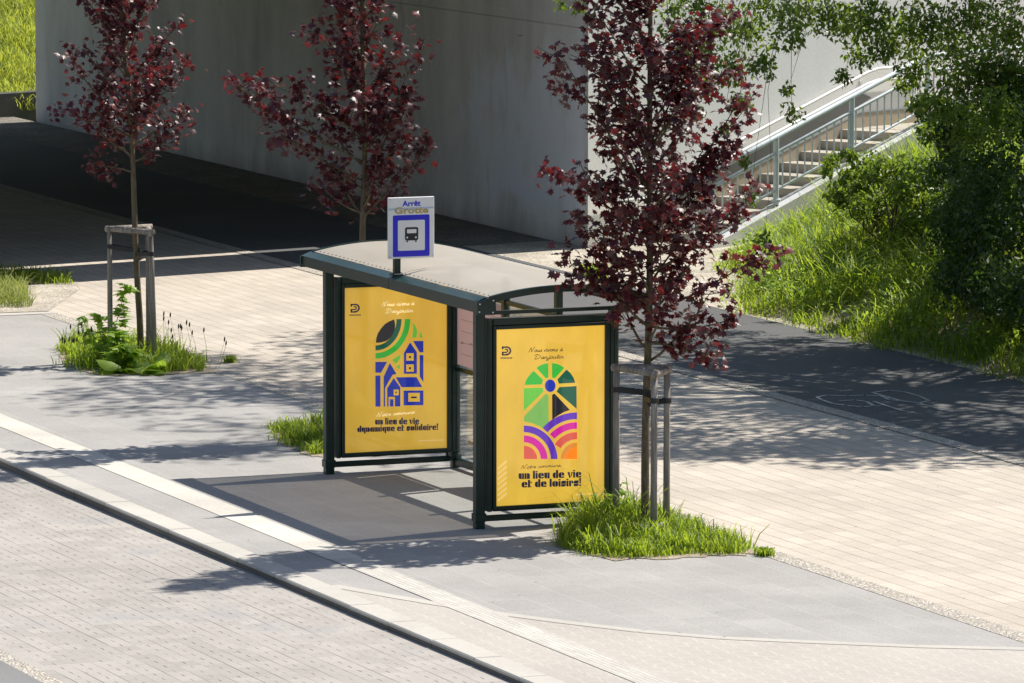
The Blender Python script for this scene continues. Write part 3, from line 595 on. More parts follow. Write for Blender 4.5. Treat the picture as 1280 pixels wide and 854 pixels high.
# outer railing
rl = thing('stair_railing', wl(1.0, 1.29, .1), 'grey galvanised railing with upright bars along the open side of the stairs', 'railing')
def zt(s): return .60+(s-2.60)*SL if s < 6.10 else .60+3.50*SL
def ln_(s, dz): return wl(s, 1.29, zt(s)+dz)
ss = [.75, 2.60, 4.31, 6.08]
MB().tube([ln_(.75, .93)]+[ln_(s, .93) for s in (2.6, 4.3, 6.1)]+[ln_(6.5, .93), ln_(9, .93)], .040, 12).build('top_rail', M['galvanised'], rl, smooth=True)
MB().tube([ln_(.75, .70), ln_(6.1, .70), ln_(6.5, .70), ln_(9, .70)], .026, 10).build('middle_rail', M['galvanised'], rl, smooth=True)
MB().tube([ln_(.75, .14), ln_(6.1, .14), ln_(6.5, .14), ln_(9, .14)], .02, 10).build('bottom_rail', M['galvanised'], rl, smooth=True)
for s in ss+[8.0]:
    MB().tube([ln_(s, -.08), ln_(s, .93)], .042, 12).tube([ln_(s, -.03), ln_(s, .0)], .075, 12).build('post', M['galvanised'], rl)
s = .92
while s < 9:
    if min(abs(s-k) for k in ss+[8.0]) > .07: MB().tube([ln_(s, .14), ln_(s, .70)], .0135, 8).build('baluster', M['galvanised'], rl)
    s += .166

# ------------------------------------------------------------------ embankment, bushes, overhanging tree
def toe(y): return 10.42+.42*max(0, y-17.0)+.10*math.sin(y*1.3)
def hb(x, y):
    d = max(0, x-toe(y)); h = .36*d*(1-math.exp(-d*1.4)); wv = (x-WC[0])*nn[0]+(y-WC[1])*nn[1]; h -= .46*math.exp(-max(0, wv-1.4)*1.0)*min(1, d); h = max(h, 0)
    return min(h+.05*math.sin(x*2.1+y)*min(1, d), 4.6)
def below_stair(x, y):
    q = np.array([x-WC[0], y-WC[1]]); return q@nn[:2]
xs = np.arange(10.2, 34, .5); yy = np.arange(-30, 40, .6); V = []; Fq = []
for j, y in enumerate(yy):
    for i, x in enumerate(xs):
        wv = below_stair(x, y); z = hb(x, y)-.03
        if wv < 1.45:                                            # under the stairs the bank stays below them
            sx = (np.array([x-WC[0], y-WC[1]])@dr[:2])/KS; z = min(z, nose(sx)-.35)
        V.append((x, y, z))
nx = len(xs)
for j in range(len(yy)-1):
    for i in range(nx-1): Fq.append((j*nx+i, j*nx+i+1, (j+1)*nx+i+1, (j+1)*nx+i))
tag(link('embankment', V, Fq, M['soil'], loc=(12, 10, 0), smooth=True), kind='structure')
g = np.random.default_rng(31); Q = g.uniform((10.25, 3), (20.5, 28), (120000, 2)); keep = []
dens = np.sin(Q[:, 0]*2.7+1.3*np.sin(Q[:, 1]*1.9))*np.sin(Q[:, 1]*2.3+Q[:, 0])
for i, (x, y) in enumerate(Q):
    d = x-toe(y)
    if d < -.12 or below_stair(x, y) < 1.5: continue
    bare = (below_stair(x, y) < 2.0)
    if d < .15 and g.random() < .6: continue
    if bare and g.random() < .8: continue
    if g.random() < .72+.28*dens[i]: keep.append(i)
Q = Q[keep[:80000]]; Zq = np.array([hb(x, y)-.03 for x, y in Q]); dq = np.array([x-toe(y) for x, y in Q]); dn = np.sin(Q[:, 0]*2.7+1.3*np.sin(Q[:, 1]*1.9))*np.sin(Q[:, 1]*2.3+Q[:, 0])
hq = (.08+.24*np.clip(dq*.8, 0, 1)+.14*dn*np.clip(dq*1.5, .2, 1))*np.clip(g.lognormal(0, .35, len(Q)), .3, 2.0)
tag(blades('embankment_grass', np.c_[Q, Zq], hq, .017, 'grass_blade', 1.25, 17), 'tall lush grass covering the bank right of the path', 'grass')

g = np.random.default_rng(51); kk = g.choice(np.where((dq > .35) & (dn > -.55))[0], 30000)
def _under():
    P = np.c_[Q[kk], Zq[kk]]+np.c_[g.normal(size=(30000, 2))*.05, g.uniform(.05, .38, 30000)]; D = unit(30000, g)*[1, 1, .5]; N = unit(30000, g)*.5+np.array([0, 0, 1.0])
    V, T = leaves(P, D, N, .085*g.uniform(.5, 1.3, 30000), OVAL, .25); tag(link('undergrowth', V, T, M['weed_leaf'], loc=(13, 15, 0)), 'low broad-leaved weeds among the tall grass of the bank', 'undergrowth', kind='stuff')
_under()
ks = g.choice(len(Q), 2600); tag(blades('dry_stems', np.c_[Q[ks], Zq[ks]], g.uniform(.25, .7, 2600)*np.clip(dq[ks], .3, 1), .010, 'pale_grass_blade', 1.2, 23), 'thin straw-coloured stems sticking out of the lush bank', 'dry grass')
def clump_leaves(C, r, n, g, size, flat=.75):
    P = C+unit(n, g)*(g.uniform(0, 1, n)**.55)[:, None]*r*np.array([1, 1, flat]); D = unit(n, g)+np.array([0, 0, -.55]); N = unit(n, g)*.8+np.array([.2, 0, .8])
    return P, D, N, size*g.uniform(.6, 1.25, n)
def foliage(name, parts_, mat, parent, shape=DIA, cup=.15):
    P = np.concatenate([p[0] for p in parts_]); D = np.concatenate([p[1] for p in parts_]); N = np.concatenate([p[2] for p in parts_]); s = np.concatenate([p[3] for p in parts_])
    V, T = leaves(P, D, N, s, shape, cup); return link(name, V, T, M[mat], parent)
g = np.random.default_rng(77)
tb = np.array([14.6, 9.4, hb(14.6, 9.4)]); ot = thing('broadleaf_tree', tb, 'tall green broadleaf tree on the bank, its drooping twigs hanging over the path', 'tree')
b = MB(); b.tube([tb-[0, 0, .3], tb+[-.15, .1, 2.0], tb+[-.4, .3, 4.2], tb+[-.8, .7, 7], tb+[-1.0, 1.2, 10]], [.30, .24, .2, .14, .05], 12)
crown = []; fork = tb+np.array([-.4, .3, 4.2])
cc = []
while len(cc) < 262:
    q = g.uniform(-1, 1, 3)
    if q@q > 1: continue
    c = (np.array([11.5, 11.2, 10.0])+q*np.array([3.9, 6.8, 5.6])) if len(cc) < 122 else (np.array([16.4, 10.0, 8.0])+q*np.array([4.4, 5.8, 3.4])) if len(cc) < 216 else (np.array([13.0, 6.2, 8.0])+q*np.array([3.2, 3.0, 2.5]))
    if c[2] < 5.7: continue
    cc.append(c)
for i, c in enumerate(cc):
    crown.append(clump_leaves(c, .95, 170, g, .20))
    if i % 3 == 0: b.tube([fork+[0, 0, min(3, c[2]*.3)], (fork+c)/2+g.normal(size=3)*.25+[0, 0, .3], c], [.06, .035, .012], 6)
# low drooping boughs that reach into the picture
strands = [(846, 40, 26, 1), (860, 85, 26, 1), (878, 55, 34, 2), (884, 108, 22, 1), (905, 30, 34, 2), (915, 85, 28, 2), (925, 128, 18, 1), (940, 40, 34, 2), (952, 80, 20, 1), (975, 20, 30, 1), (990, 45, 24, 1), (985, 112, 10, .3), (1002, 15, 30, 1.5), (1035, 18, 34, 2.2), (1060, 30, 34, 2.4), (1075, 70, 22, 1.2), (1090, 25, 36, 3), (1105, 62, 24, 1.4), (1125, 40, 38, 3), (1145, 85, 28, 1.8),
           (1160, 30, 40, 3.5), (1190, 60, 42, 4), (1215, 20, 42, 4), (1235, 85, 46, 5), (1260, 40, 46, 5), (1275, 100, 46, 5), (1200, 110, 38, 3), (1175, 130, 28, 1.8), (1160, 165, 16, .7), (1245, 140, 42, 4), (1280, 160, 50, 5), (1215, 165, 34, 2.4),
           (930, 200, 9, .25), (938, 245, 11, .35), (955, 300, 12, .3), (990, 140, 16, .5), (1055, 95, 14, .5), (700, 3, 10, .22), (722, 8, 10, .25), (735, 14, 7, .12), (905, 160, 10, .3), (872, 140, 12, .35), (1130, 105, 18, .8), (1147, 128, 14, .6), (843, 10, 24, 1), (870, 5, 30, 1.3), (960, 5, 30, 1.2)]
for px, py, rp, k in strands:
    d = g.uniform(67, 75); c = pt(px, py, d); r = rp/FPX*d
    crown.append(clump_leaves(c, r, int(170*k), g, .085, .9))
    top = pt(px+g.uniform(5, 60), -40-g.uniform(0, 40), d+g.uniform(-1, 1)); mid = (c+top)/2+R*g.uniform(-.25, .1)
    nb = min(cc, key=lambda q: np.linalg.norm(q-top)); b.tube([nb, (nb+top)/2+[0, 0, .25], top+[.3, .1, .6]], [.022, .014, .007], 5)
    b.tube([top+[.3, .1, .6], mid, (mid+c)/2+g.normal(size=3)*.06, c, c-np.array([0, 0, r*.6])], [.006, .004, .0028, .0024, .0016], 4)
    for k_ in np.linspace(.1, .9, 5): q = top+(mid-top)*k_; crown.append(clump_leaves(q, .10, 10, g, .08))
b.build('trunk', M['grey_bark'], ot, smooth=True); foliage('crown', crown, 'green_leaf', ot)
def bush(name, label, blobs, mat, seed, size=.085, dens=1.0):
    g = np.random.default_rng(seed); cs = []; cr = []
    for px, py, d, rp, k in blobs:
        for _ in range(4): c = pt(px+g.normal()*rp*.45, py+g.normal()*rp*.45, d+g.normal()*.5); r = rp*.75/FPX*d; cs.append(c); cr.append(clump_leaves(c, r, int(120*k*dens), g, size, .9))
    m = np.mean(cs, 0); base = np.array([m[0], m[1], hb(m[0], m[1])]); root = thing(name, base, label, 'bush'); b = MB()
    for c in cs[::2]: b.tube([base+g.normal(size=3)*.1*[1, 1, 0]-[0, 0, .1], (base+c)/2+g.normal(size=3)*.12, c], [.02, .012, .004], 5)
    b.build('stem', M['grey_bark'], root); foliage('foliage', cr, mat, root)
bush('bush', 'dense dark green bush filling the right edge above the path', [(1265, 200, 70.5, 70, 7), (1255, 290, 70, 62, 7), (1280, 360, 68.5, 60, 7), (1215, 250, 72, 48, 5), (1235, 340, 70, 50, 5), (1200, 190, 73, 44, 5), (1195, 310, 72, 40, 3.5), (1290, 280, 69, 70, 7), (1180, 155, 74, 30, 2.5), (1285, 140, 70, 60, 5)], 'bush_leaf', 41)
bush('bush', 'lower lighter bush in front of the stair stringer', [(1060, 235, 76, 26, 2.2), (1100, 225, 76, 32, 3), (1140, 215, 75.5, 36, 3.5), (1170, 235, 75, 36, 3.5), (1120, 260, 75, 34, 2.8), (1080, 255, 75.5, 24, 1.6), (1160, 280, 74, 36, 3), (1040, 205, 77, 13, .8), (1060, 192, 77, 10, .5), (1190, 200, 75, 34, 3)], 'green_leaf', 42)

# far bank beyond the underpass
MB_ = MB(); MB_.add([(-2, 54.4, .2), (70, 58, .2), (70, 75.4, 7.0), (-2, 71.8, 7.0), (70, 140, 8), (-2, 140, 8)], [(0, 1, 2, 3), (3, 2, 4, 5)]); tag(MB_.build('far_bank', M['turf'], loc=(12, 60, 0)), kind='structure')
g = np.random.default_rng(5); Q = g.uniform((8, 54.6), (16, 66), (60000, 2)); Zq = .2+(Q[:, 1]-54.8)*.39-.02
tag(blades('bank_grass', np.c_[Q, Zq], (.17+.09*np.sin(Q[:, 0]*3+Q[:, 1]*1.3)*np.sin(Q[:, 1]*2.1))*g.uniform(.4, 1.4, len(Q)), .014, 'dry_grass_blade', 1.0, 18), 'sunlit yellow-green grass bank beyond the shaded underpass', 'grass')
b = MB(); b.add([(8, 53.4, -.1), (12.75, 54.8, -.1), (12.75, 55.2, -.1), (8, 53.8, -.1), (8, 53.4, .40), (12.75, 54.8, .46), (12.75, 55.2, .46), (8, 53.8, .40)], [(3, 2, 1, 0), (4, 5, 6, 7), (0, 1, 5, 4), (1, 2, 6, 5), (2, 3, 7, 6), (3, 0, 4, 7)])
tag(b.build('low_wall', M['dark_concrete'], loc=(10, 54, 0)), 'dark low concrete wall at the foot of the sunlit far bank', 'wall')

# ------------------------------------------------------------------ lettering
def rb(x0, y0, x1, y1, *cor, r=None):
    r = r or min(x1-x0, y1-y0)*.95; out = []
    for name, cx, cy, sx, sy, a0 in (('BL', x0, y0, 1, 1, 180), ('BR', x1, y0, -1, 1, 270), ('TR', x1, y1, -1, -1, 0), ('TL', x0, y1, 1, -1, 90)):
        if name in cor:
            for k in range(7): a = math.radians(a0+15*k); out.append((cx+sx*r+r*math.cos(a), cy+sy*r+r*math.sin(a)))
        else: out.append((cx, cy))
    return out
FAT = {'n': (.82, [rb(0, 0, .30, 1), rb(.35, 0, .80, 1, 'TR', r=.3)]), 'u': (.82, [rb(0, 0, .45, 1, 'BL', r=.3), rb(.5, 0, .80, 1)]), 'i': (.34, [rb(0, 0, .31, 1), rb(0, 1.1, .31, 1.32)]), 'l': (.34, [rb(0, 0, .31, 1.4)]),
       'e': (.86, [rb(0, 0, .42, 1, 'TL', 'BL', r=.34), rb(.47, .42, .84, 1, 'TR', r=.3), rb(.47, 0, .84, .28, 'BR', r=.2)]), 'd': (.84, [rb(0, 0, .44, 1, 'TL', 'BL', r=.34), rb(.49, 0, .82, 1.4)]),
       'v': (.82, [[(0, 1), (.36, 1), (.5, 0), (.3, 0)], [(.52, .25), (.62, 1), (.82, 1), (.6, .1)]]), 't': (.62, [rb(.02, 0, .36, 1.3), rb(.41, .72, .60, 1), rb(.41, 0, .58, .2, 'BR', r=.15)]), 'o': (.88, [rb(0, 0, .41, 1, 'TL', 'BL', r=.36), rb(.46, 0, .87, 1, 'TR', 'BR', r=.36)]),
       's': (.74, [rb(0, .46, .72, 1, 'TL', r=.3), rb(0, 0, .72, .41, 'BR', r=.3)]), 'r': (.66, [rb(0, 0, .31, 1), rb(.36, .52, .66, 1, 'TR', r=.25)]), '!': (.36, [[(0, 1.4), (.33, 1.4), (.25, .4), (.08, .4)], rb(.02, 0, .31, .28)]),
       'y': (.82, [rb(0, .05, .45, 1, 'BL', r=.3), rb(.5, -.35, .80, 1)]), 'a': (.84, [rb(0, 0, .44, 1, 'TL', 'BL', r=.34), rb(.49, 0, .82, 1)]), 'm': (1.2, [rb(0, 0, .30, 1), rb(.35, 0, .74, 1, 'TR', r=.25), rb(.79, 0, 1.18, 1, 'TR', r=.25)]), 'q': (.84, [rb(0, 0, .44, 1, 'TL', 'BL', r=.34), rb(.49, -.35, .82, 1)]), ' ': (.34, [])}
def circ(cx, cy, r, a0, a1, n=10, ry=None): return [(cx+r*math.cos(math.radians(a0+(a1-a0)*k/n)), cy+(ry or r)*math.sin(math.radians(a0+(a1-a0)*k/n))) for k in range(n+1)]
def fat_line(txt, x0, x1, yb, h):
    w_ = sum(FAT[c][0]+.05 for c in txt); k = (x1-x0)/w_; out = []; x = 0
    for c in txt:
        adv, ps = FAT[c]
        for p in ps: out.append([(x0+(x+a)*k, yb+bb*h) for a, bb in p])
        x += adv+.05
    return out
SCR = {'N': (1.5, [[(-.05, -.1), (.12, 1), (.3, 2.05)], [(.3, 2.05), (.5, 1), (.72, -.05)], [(.72, -.05), (.92, 1.1), (1.1, 2.0), (1.4, 2.35)]]), 'D': (1.5, [[(.12, 0), (.25, 1), (.36, 1.9)], [(-.25, 1.5), (.1, 2.05), (.7, 2.0), (1.15, 1.4), (1.0, .6), (.5, .05), (-.1, .05)]]),
       'o': (.74, [[(.42, .92), (.15, .85), (.0, .45), (.12, .04), (.4, .08), (.55, .5), (.42, .92)], [(.42, .92), (.55, .75), (.78, .85)]]), 'u': (.82, [[(.02, .95), (.0, .3), (.14, .02), (.38, .2), (.52, .95)], [(.52, .95), (.5, .2), (.62, .02), (.84, .35)]]), 's': (.58, [[(.0, .25), (.34, 1.0), (.30, .65), (.44, .25), (.28, 0), (.0, .1)]]),
       'v': (.66, [[(.0, .95), (.16, .02), (.46, .95), (.70, .85)]]), 'i': (.38, [[(.04, .95), (.02, .2), (.14, .02), (.40, .35)], [(.12, 1.40), (.18, 1.5)]]), 'n': (.80, [[(.02, .95), (.02, .0)], [(.02, .35), (.28, .95), (.46, .75), (.46, .15), (.58, .02), (.82, .35)]]), 'a': (.78, [[(.52, .8), (.25, .95), (.02, .5), (.14, .02), (.38, .2), (.54, .9)], [(.54, .9), (.52, .2), (.62, .02), (.82, .35)]]),
       'à': (.78, [[(.52, .8), (.25, .95), (.02, .5), (.14, .02), (.38, .2), (.54, .9)], [(.54, .9), (.52, .2), (.62, .02), (.82, .35)], [(.18, 1.55), (.42, 1.2)]]), 'j': (.46, [[(.24, .95), (.18, -.2), (.0, -.85), (-.28, -.7), (-.05, -.3), (.48, .3)], [(.30, 1.40), (.36, 1.5)]]), 't': (.50, [[(.22, 1.7), (.14, .3), (.24, .02), (.52, .3)], [(-.08, 1.05), (.5, 1.15)]]), 'r': (.58, [[(.02, .95), (.02, .0)], [(.02, .4), (.22, .85), (.52, .92)]]),
       'e': (.64, [[(.04, .42), (.40, .55), (.36, .9), (.14, .85), (.02, .4), (.16, .02), (.66, .35)]]), 'c': (.60, [[(.46, .75), (.28, .95), (.04, .6), (.08, .12), (.28, .02), (.62, .35)]]), 'm': (1.18, [[(.02, .95), (.02, .0)], [(.02, .35), (.24, .95), (.38, .75), (.38, .0)], [(.40, .35), (.62, .95), (.78, .75), (.80, .15), (.92, .02), (1.2, .35)]]), ',': (.3, [[(.12, .08), (.0, -.3)]]), '.': (.3, [[(.1, 0), (.16, .06)]]), ' ': (.60, [])}
def smooth_line(p, n=4):
    if len(p) < 3: return [np.array(q, float) for q in p]
    q = [np.array(p[0], float)]+[np.array(a, float) for a in p]+[np.array(p[-1], float)]; out = []
    for i in range(1, len(q)-2):
        for k in range(n):
            t = k/n; out.append(.5*((2*q[i])+(q[i+1]-q[i-1])*t+(2*q[i-1]-5*q[i]+4*q[i+1]-q[i+2])*t*t+(3*q[i]-q[i-1]-3*q[i+1]+q[i+2])*t**3))
    return out+[q[-2]]
def script_line(txt, x0, x1, yb, h, tilt=0, slant=.30, wd=.21):
    """pen strokes of a slanted handwriting"""
    w_ = sum(SCR[c][0] for c in txt); k = (x1-x0)/w_; hx = h*.62; out = []; x = 0
    for c in txt:
        adv, ps = SCR[c]
        for st_ in ps:
            q = [np.array((x0+(x+a)*k+slant*bb*hx, yb+bb*hx+tilt*(x+a)*k)) for a, bb in smooth_line(st_)]
            for u_, v_ in zip(q[:-1], q[1:]):
                d = v_-u_; L = np.hypot(*d)
                if L < 1e-6: continue
                d = d/L; n = np.array([-d[1], d[0]])*wd*hx/2; e = d*wd*hx*.25; out.append([tuple(u_-n-e), tuple(v_-n+e), tuple(v_+n+e), tuple(u_+n-e)])
        x += adv
    return out
def font_faces(txt, size, offset=0.0, shear=0.0):
    c = bpy.data.curves.new('lettering', 'FONT'); c.body = txt; c.size = size; c.offset = offset; c.shear = shear; c.resolution_u = 4
    o = bpy.data.objects.new('lettering', c); COL.objects.link(o); dg = bpy.context.evaluated_depsgraph_get(); me = bpy.data.meshes.new_from_object(o.evaluated_get(dg))
    vs = [tuple(v.co[:2]) for v in me.vertices]; fs = [tuple(p.vertices) for p in me.polygons]
    bpy.data.objects.remove(o); bpy.data.curves.remove(c); bpy.data.meshes.remove(me); return vs, fs
def fit_text(txt, x0, x1, y0, y1, offset=0.0):
    vs, fs = font_faces(txt, 1.0, offset); a = np.array(vs); lo, hi = a.min(0), a.max(0); a = (a-lo)/(hi-lo)*[x1-x0, y1-y0]+[x0, y0]; return a, fs

# ------------------------------------------------------------------ bus shelter
LY = 4.2157
sh = thing('bus_shelter', (.7, LY/2, 0), 'dark green bus shelter with curved pale roof and two yellow poster panels', 'bus shelter')
GM = M['green_metal']
XR = 1.42                                                         # plane of the back wall
def post(x, y, z1, w_=.095, d_=.10):
    b = MB(); b.box(x-w_/2, y-d_/2, 0, x+w_/2, y+d_/2, z1, .010); b.box(x-w_/2-.010, y-d_/2-.010, .075, x+w_/2+.010, y+d_/2+.010, .155, .006); return b.build('post', GM, sh)
post(.012, 0, 2.12); post(.012, LY, 2.12)
for y in (0.0, LY): post(XR+.0, y+.0, 2.12, .085, .09)
for y in (1.40, 2.81): b = MB(); b.box(XR-.035, y-.04, 0, XR+.035, y+.04, 2.14, .006); b.build('post', GM, sh)
Y0, Y1 = -.20, 4.78
# front beam: upright face with a bevelled top, in two lengths
for a, c in ((Y0+.03, 2.225), (2.235, Y1)):
    b = MB(); b.prism([(-.075, 2.125), (.075, 2.125), (.075, 2.262), (.015, 2.272), (-.075, 2.235)], lambda x, z, t: (x, t, z), a, c); b.add([(-.077, a+.004, 2.2345), (.013, a+.004, 2.2735), (.013, c-.004, 2.2735), (-.077, c-.004, 2.2345)], [(0, 3, 2, 1)], 1)  # paler overlay on the bevel paints in the sky's reflection
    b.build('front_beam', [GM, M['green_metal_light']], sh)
for y in (Y0, Y1):
    b = MB(); b.prism([(-.09, 2.115), (.085, 2.105), (.105, 2.15), (.10, 2.265), (.055, 2.285), (.03, 2.27), (-.09, 2.225)], lambda x, z, t: (x, t, z), y-.012, y+.028)
    for x, z in ((-.07, 2.14), (.07, 2.13), (.075, 2.245), (-.065, 2.215)): b.tube([(x, y-.018, z), (x, y-.010, z)], .008, 8, 1)
    b.build('beam_end_plate', [GM, M['white_rail']], sh)
# arched roof
XA, XB, SAG, ZE = .045, 1.66, .095, 2.262
rr = ((XB-XA)**2/4+SAG**2)/(2*SAG); xc = (XA+XB)/2
def za(x): return ZE-.02*(x-XA)/(XB-XA)+math.sqrt(rr*rr-(x-xc)**2)-(rr-SAG)
xs_ = np.linspace(XA, XB, 19); b = MB(); pl = [(x, za(x)+.012) for x in xs_]+[(x, za(x)-.006) for x in xs_[::-1]]
n = len(xs_)
for y in (Y0+.035, 2.229):
    y1 = 2.226 if y < 1 else Y1-.005
    b.add([(x, yy_, za(x)+.012) for yy_ in (y, y1) for x in xs_], [(i, i+1, n+i+1, n+i) for i in range(n-1)])
b.prism([(x, za(x)+.0135) for x in xs_[:4]]+[(x, za(x)+.010) for x in xs_[:4][::-1]], lambda x, z, t: (x, t, z), 2.227, 2.232, 1)
y = Y0+.12
while y < Y1:
    for x in (XA+.035, XB-.03): b.tube([(x, y, za(x)+.008), (x, y, za(x)+.017)], .007, 6, 1)
    y += .118
roof = b.build('roof', [M['roof_sheet'], M['rivet']], sh)
for y in (Y0+.012, Y1-.012):
    b = MB(); b.prism([(x, za(x)+.022) for x in xs_]+[(x, za(x)-.045) for x in xs_[::-1]], lambda x, z, t: (x, t, z), y-.022, y+.022); b.build('roof_rib', GM, sh)
b = MB(); b.prism([(XB-.07, 2.125), (XB+.03, 2.14), (XB+.03, 2.25), (XB+.0, 2.262), (XB-.07, 2.25)], lambda x, z, t: (x, t, z), Y0, Y1); b.build('rear_beam', GM, sh)
for y in (0.0, LY):
    b = MB(); b.prism([(x, za(x)-.007) for x in xs_]+[(x, za(x)-.035) for x in xs_[::-1]], lambda x, z, t: (x, t, z), y-.015, y+.015); b.box(.07, y-.016, 2.085, 1.60, y+.016, 2.122, .004); b.build('cross_member', GM, sh)
# back wall: glazed bays
bays = [(.045, 1.36), (1.44, 2.77), (2.85, LY-.045)]
b = MB(); b.box(XR-.025, .045, .035, XR+.025, LY-.045, .115, .006); b.build('bottom_rail', GM, sh)
for a, c in bays:
    b = MB(); b.box(XR-.022, a, 1.03, XR+.022, c, 1.075, .005); b.build('middle_rail', GM, sh)
    b = MB(); b.box(XR-.02, a, 1.86, XR+.02, c, 1.905, .005); b.build('top_rail', GM, sh)
    for z0, z1 in ((.115, 1.03), (1.075, 1.86)):
        b = MB(); b.box(XR-.004, a, z0, XR+.004, c, z1); b.build('glass_pane', M['pane_glass'], sh)
a, c = bays[2]
b = MB(); b.box(XR-.012, a+.05, 1.10, XR-.008, c-.05, 1.84); tx = []
for k in range(5): z = 1.22+k*.12; b.box(XR-.0135, a+.15, z, XR-.0125, c-.15, z+.006, 0, 1)
for y, z in ((3.5, 1.33), (3.7, 1.34), (3.95, 1.33), (3.55, 1.27)): b.box(XR-.014, y, z, XR-.0125, y+.07, z+.02, 0, 1)
b.build('information_sheet', [M['pink_sheet'], M['dado_tan']], sh)
# bench
b = MB()
for k in range(3): b.box(1.02+.105*k, 1.25, .435, 1.115+.105*k, 2.85, .468, .006)
bn = b.build('bench_seat', M['bench_wood'], sh)
for y in (1.45, 2.6): b = MB(); b.box(1.05, y-.02, .39, XR-.03, y+.02, .432, .004); b.box(1.30, y-.018, .25, 1.335, y+.018, .388, .004); b.build('bench_bracket', GM, sh)

# poster panels
PX0, PX1, PZ0, PZ1 = .168, 1.306, .222, 1.943
def panel(y0, art, pre, label):
    dc = bpy.data.objects.new('display_case', None); COL.objects.link(dc); dc.parent = sh; dc.location = Vector((.70, y0, .19))-sh.location; dc['label'] = label
    X0, X1, Z0, Z1, D = .078, 1.452, .168, 2.052, .062
    def fr(name, x0, z0, x1, z1):
        b = MB(); b.box(x0, y0-D, z0, x1, y0+D, z1, .012); return b.build(name, [GM], dc)
    b = MB()
    b.box(X0, y0-D, Z0, PX0-.034, y0+D, Z1, .012); b.box(PX1+.05, y0-D, Z0, X1, y0+D, Z1, .012)
    b.box(PX0-.034, y0-D+.002, PZ1+.034, PX1+.05, y0+D-.002, Z1-.002, .010); b.box(PX0-.034, y0-D+.002, Z0+.002, PX1+.05, y0+D-.002, PZ0-.012, .010)
    # raised inner lip
    b.box(PX0-.034, y0-D-.014, PZ0-.034, PX0-.001, y0-D+.05, PZ1+.036, .006); b.box(PX1+.001, y0-D-.014, PZ0-.034, PX1+.048, y0-D+.05, PZ1+.036, .006)
    b.box(PX0-.001, y0-D-.0135, PZ1+.001, PX1+.001, y0-D+.05, PZ1+.0355, .005); b.box(PX0-.001, y0-D-.0135, PZ0-.0335, PX1+.001, y0-D+.05, PZ0-.001, .005)
    # groove lines and locks of the case profile
    b.box(X0+.012, y0-D-.006, Z0+.02, X0+.030, y0-D+.01, Z1-.02, .003); b.box(X1-.045, y0-D-.008, Z0+.02, X1-.02, y0-D+.01, Z1-.02, .003)
    b.build('case_frame', [GM], dc)
    b = MB(); b.box(PX0-.02, y0-D+.02, PZ0-.008, PX1+.02, y0+D-.012, PZ1+.02); b.build('light_box', M['green_metal'], dc)
    b = MB(); yp = y0-D+.014; keys = list(INKS)
    b.add([(PX0-.002, yp, PZ0-.002), (PX1+.002, yp, PZ0-.002), (PX1+.002, yp, PZ1+.002), (PX0-.002, yp, PZ1+.002)], [(0, 1, 2, 3)], keys.index('yellow'))
    for i, (ik, polys) in enumerate(art):
        yy_ = yp-.0012-.00012*i
        for p in polys:
            vs = [(PX0+(PX1-PX0)*u_, yy_, PZ0+(PZ1-PZ0)*v_) for u_, v_ in p]; b.add(vs, [tuple(range(len(vs)))], keys.index(ik))
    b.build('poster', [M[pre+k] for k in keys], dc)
    b = MB(); b.box(.06, y0-.022, .072, 1.36, y0+.022, .130, .006)
    for x in (.5, 1.0) if False else (1.33,): b.box(x-.012, y0-.014, .131, x+.012, y0+.014, .167)
    b.build('lower_rail', GM, sh)
def mapper(TL, TR_, BL, BR):
    def f(X, Y):
        u = (X-BL[0])/(BR[0]-BL[0])
        for _ in range(4):
            top = TL[1]+(TR_[1]-TL[1])*u; bot = BL[1]+(BR[1]-BL[1])*u; v = (bot-Y)/(bot-top)
            xl = BL[0]+(TL[0]-BL[0])*v; xr = BR[0]+(TR_[0]-BR[0])*v; u = (X-xl)/(xr-xl)
        return (u, v)
    return f
m1 = mapper((69.5, -33), (597, -53.6), (65.6, 821), (590, 790)); m2 = mapper((38.3, -25), (567.5, -40), (37, 836), (567.5, 813))
def mp(m, *polys): return [[m(*q) for q in p] for p in polys]
def ring(cx, cy, r0, r1, a0, a1, n=18, s=1.0):
    return [(cx+r1*math.cos(math.radians(a0+(a1-a0)*k/n)), cy-s*r1*math.sin(math.radians(a0+(a1-a0)*k/n))) for k in range(n+1)]+[(cx+r0*math.cos(math.radians(a1+(a0-a1)*k/n)), cy-s*r0*math.sin(math.radians(a1+(a0-a1)*k/n))) for k in range(n+1)]
def strips(p, n):                                                   # a ring polygon as convex quads
    h = len(p)//2; return [[p[i], p[i+1], p[2*h-2-i], p[2*h-1-i]] for i in range(h-1)]
def pw(m, x0, x1, yb, h, fn, txt, dy=0, **k):
    """lettering laid out in upright units, then placed on the poster"""
    return [[m(a, yb-(bb-0)+dy*(a-x0)) for a, bb in p] for p in fn(txt, x0, x1, 0, h, **k)]
def logo(m, x, y, s):
    q = []
    q += [[m(x+a*s, y+bb*s) for a, bb in p] for p in strips(ring(.50, .42, .30, .46, -95, 98, 14, .95), 0)]
    q += [[m(x+a*s, y+bb*s) for a, bb in p] for p in ([(.05, 0), (.5, 0), (.5, .14), (.05, .14)], [(.05, 0), (.2, 0), (.2, .28), (.05, .28)], [(.05, .52), (.2, .52), (.2, .86), (.05, .86)], [(.05, .74), (.6, .74), (.6, .88), (.05, .88)])]
    q += [[m(x+a*s, y+bb*s) for a, bb in p] for p in strips(ring(.45, .42, .10, .22, -90, 130, 10, .95), 0)]
    q += [[m(x+a*s, y+bb*s) for a, bb in p] for p in ([(.1, .50), (.45, .52), (.45, .64), (.1, .62)],)]
    for k in range(8): q.append([m(x+(-.08+.145*k+a)*s, y+(1.06+bb)*s) for a, bb in ((0, 0), (.11, 0), (.11, .12), (0, .12))])
    return q
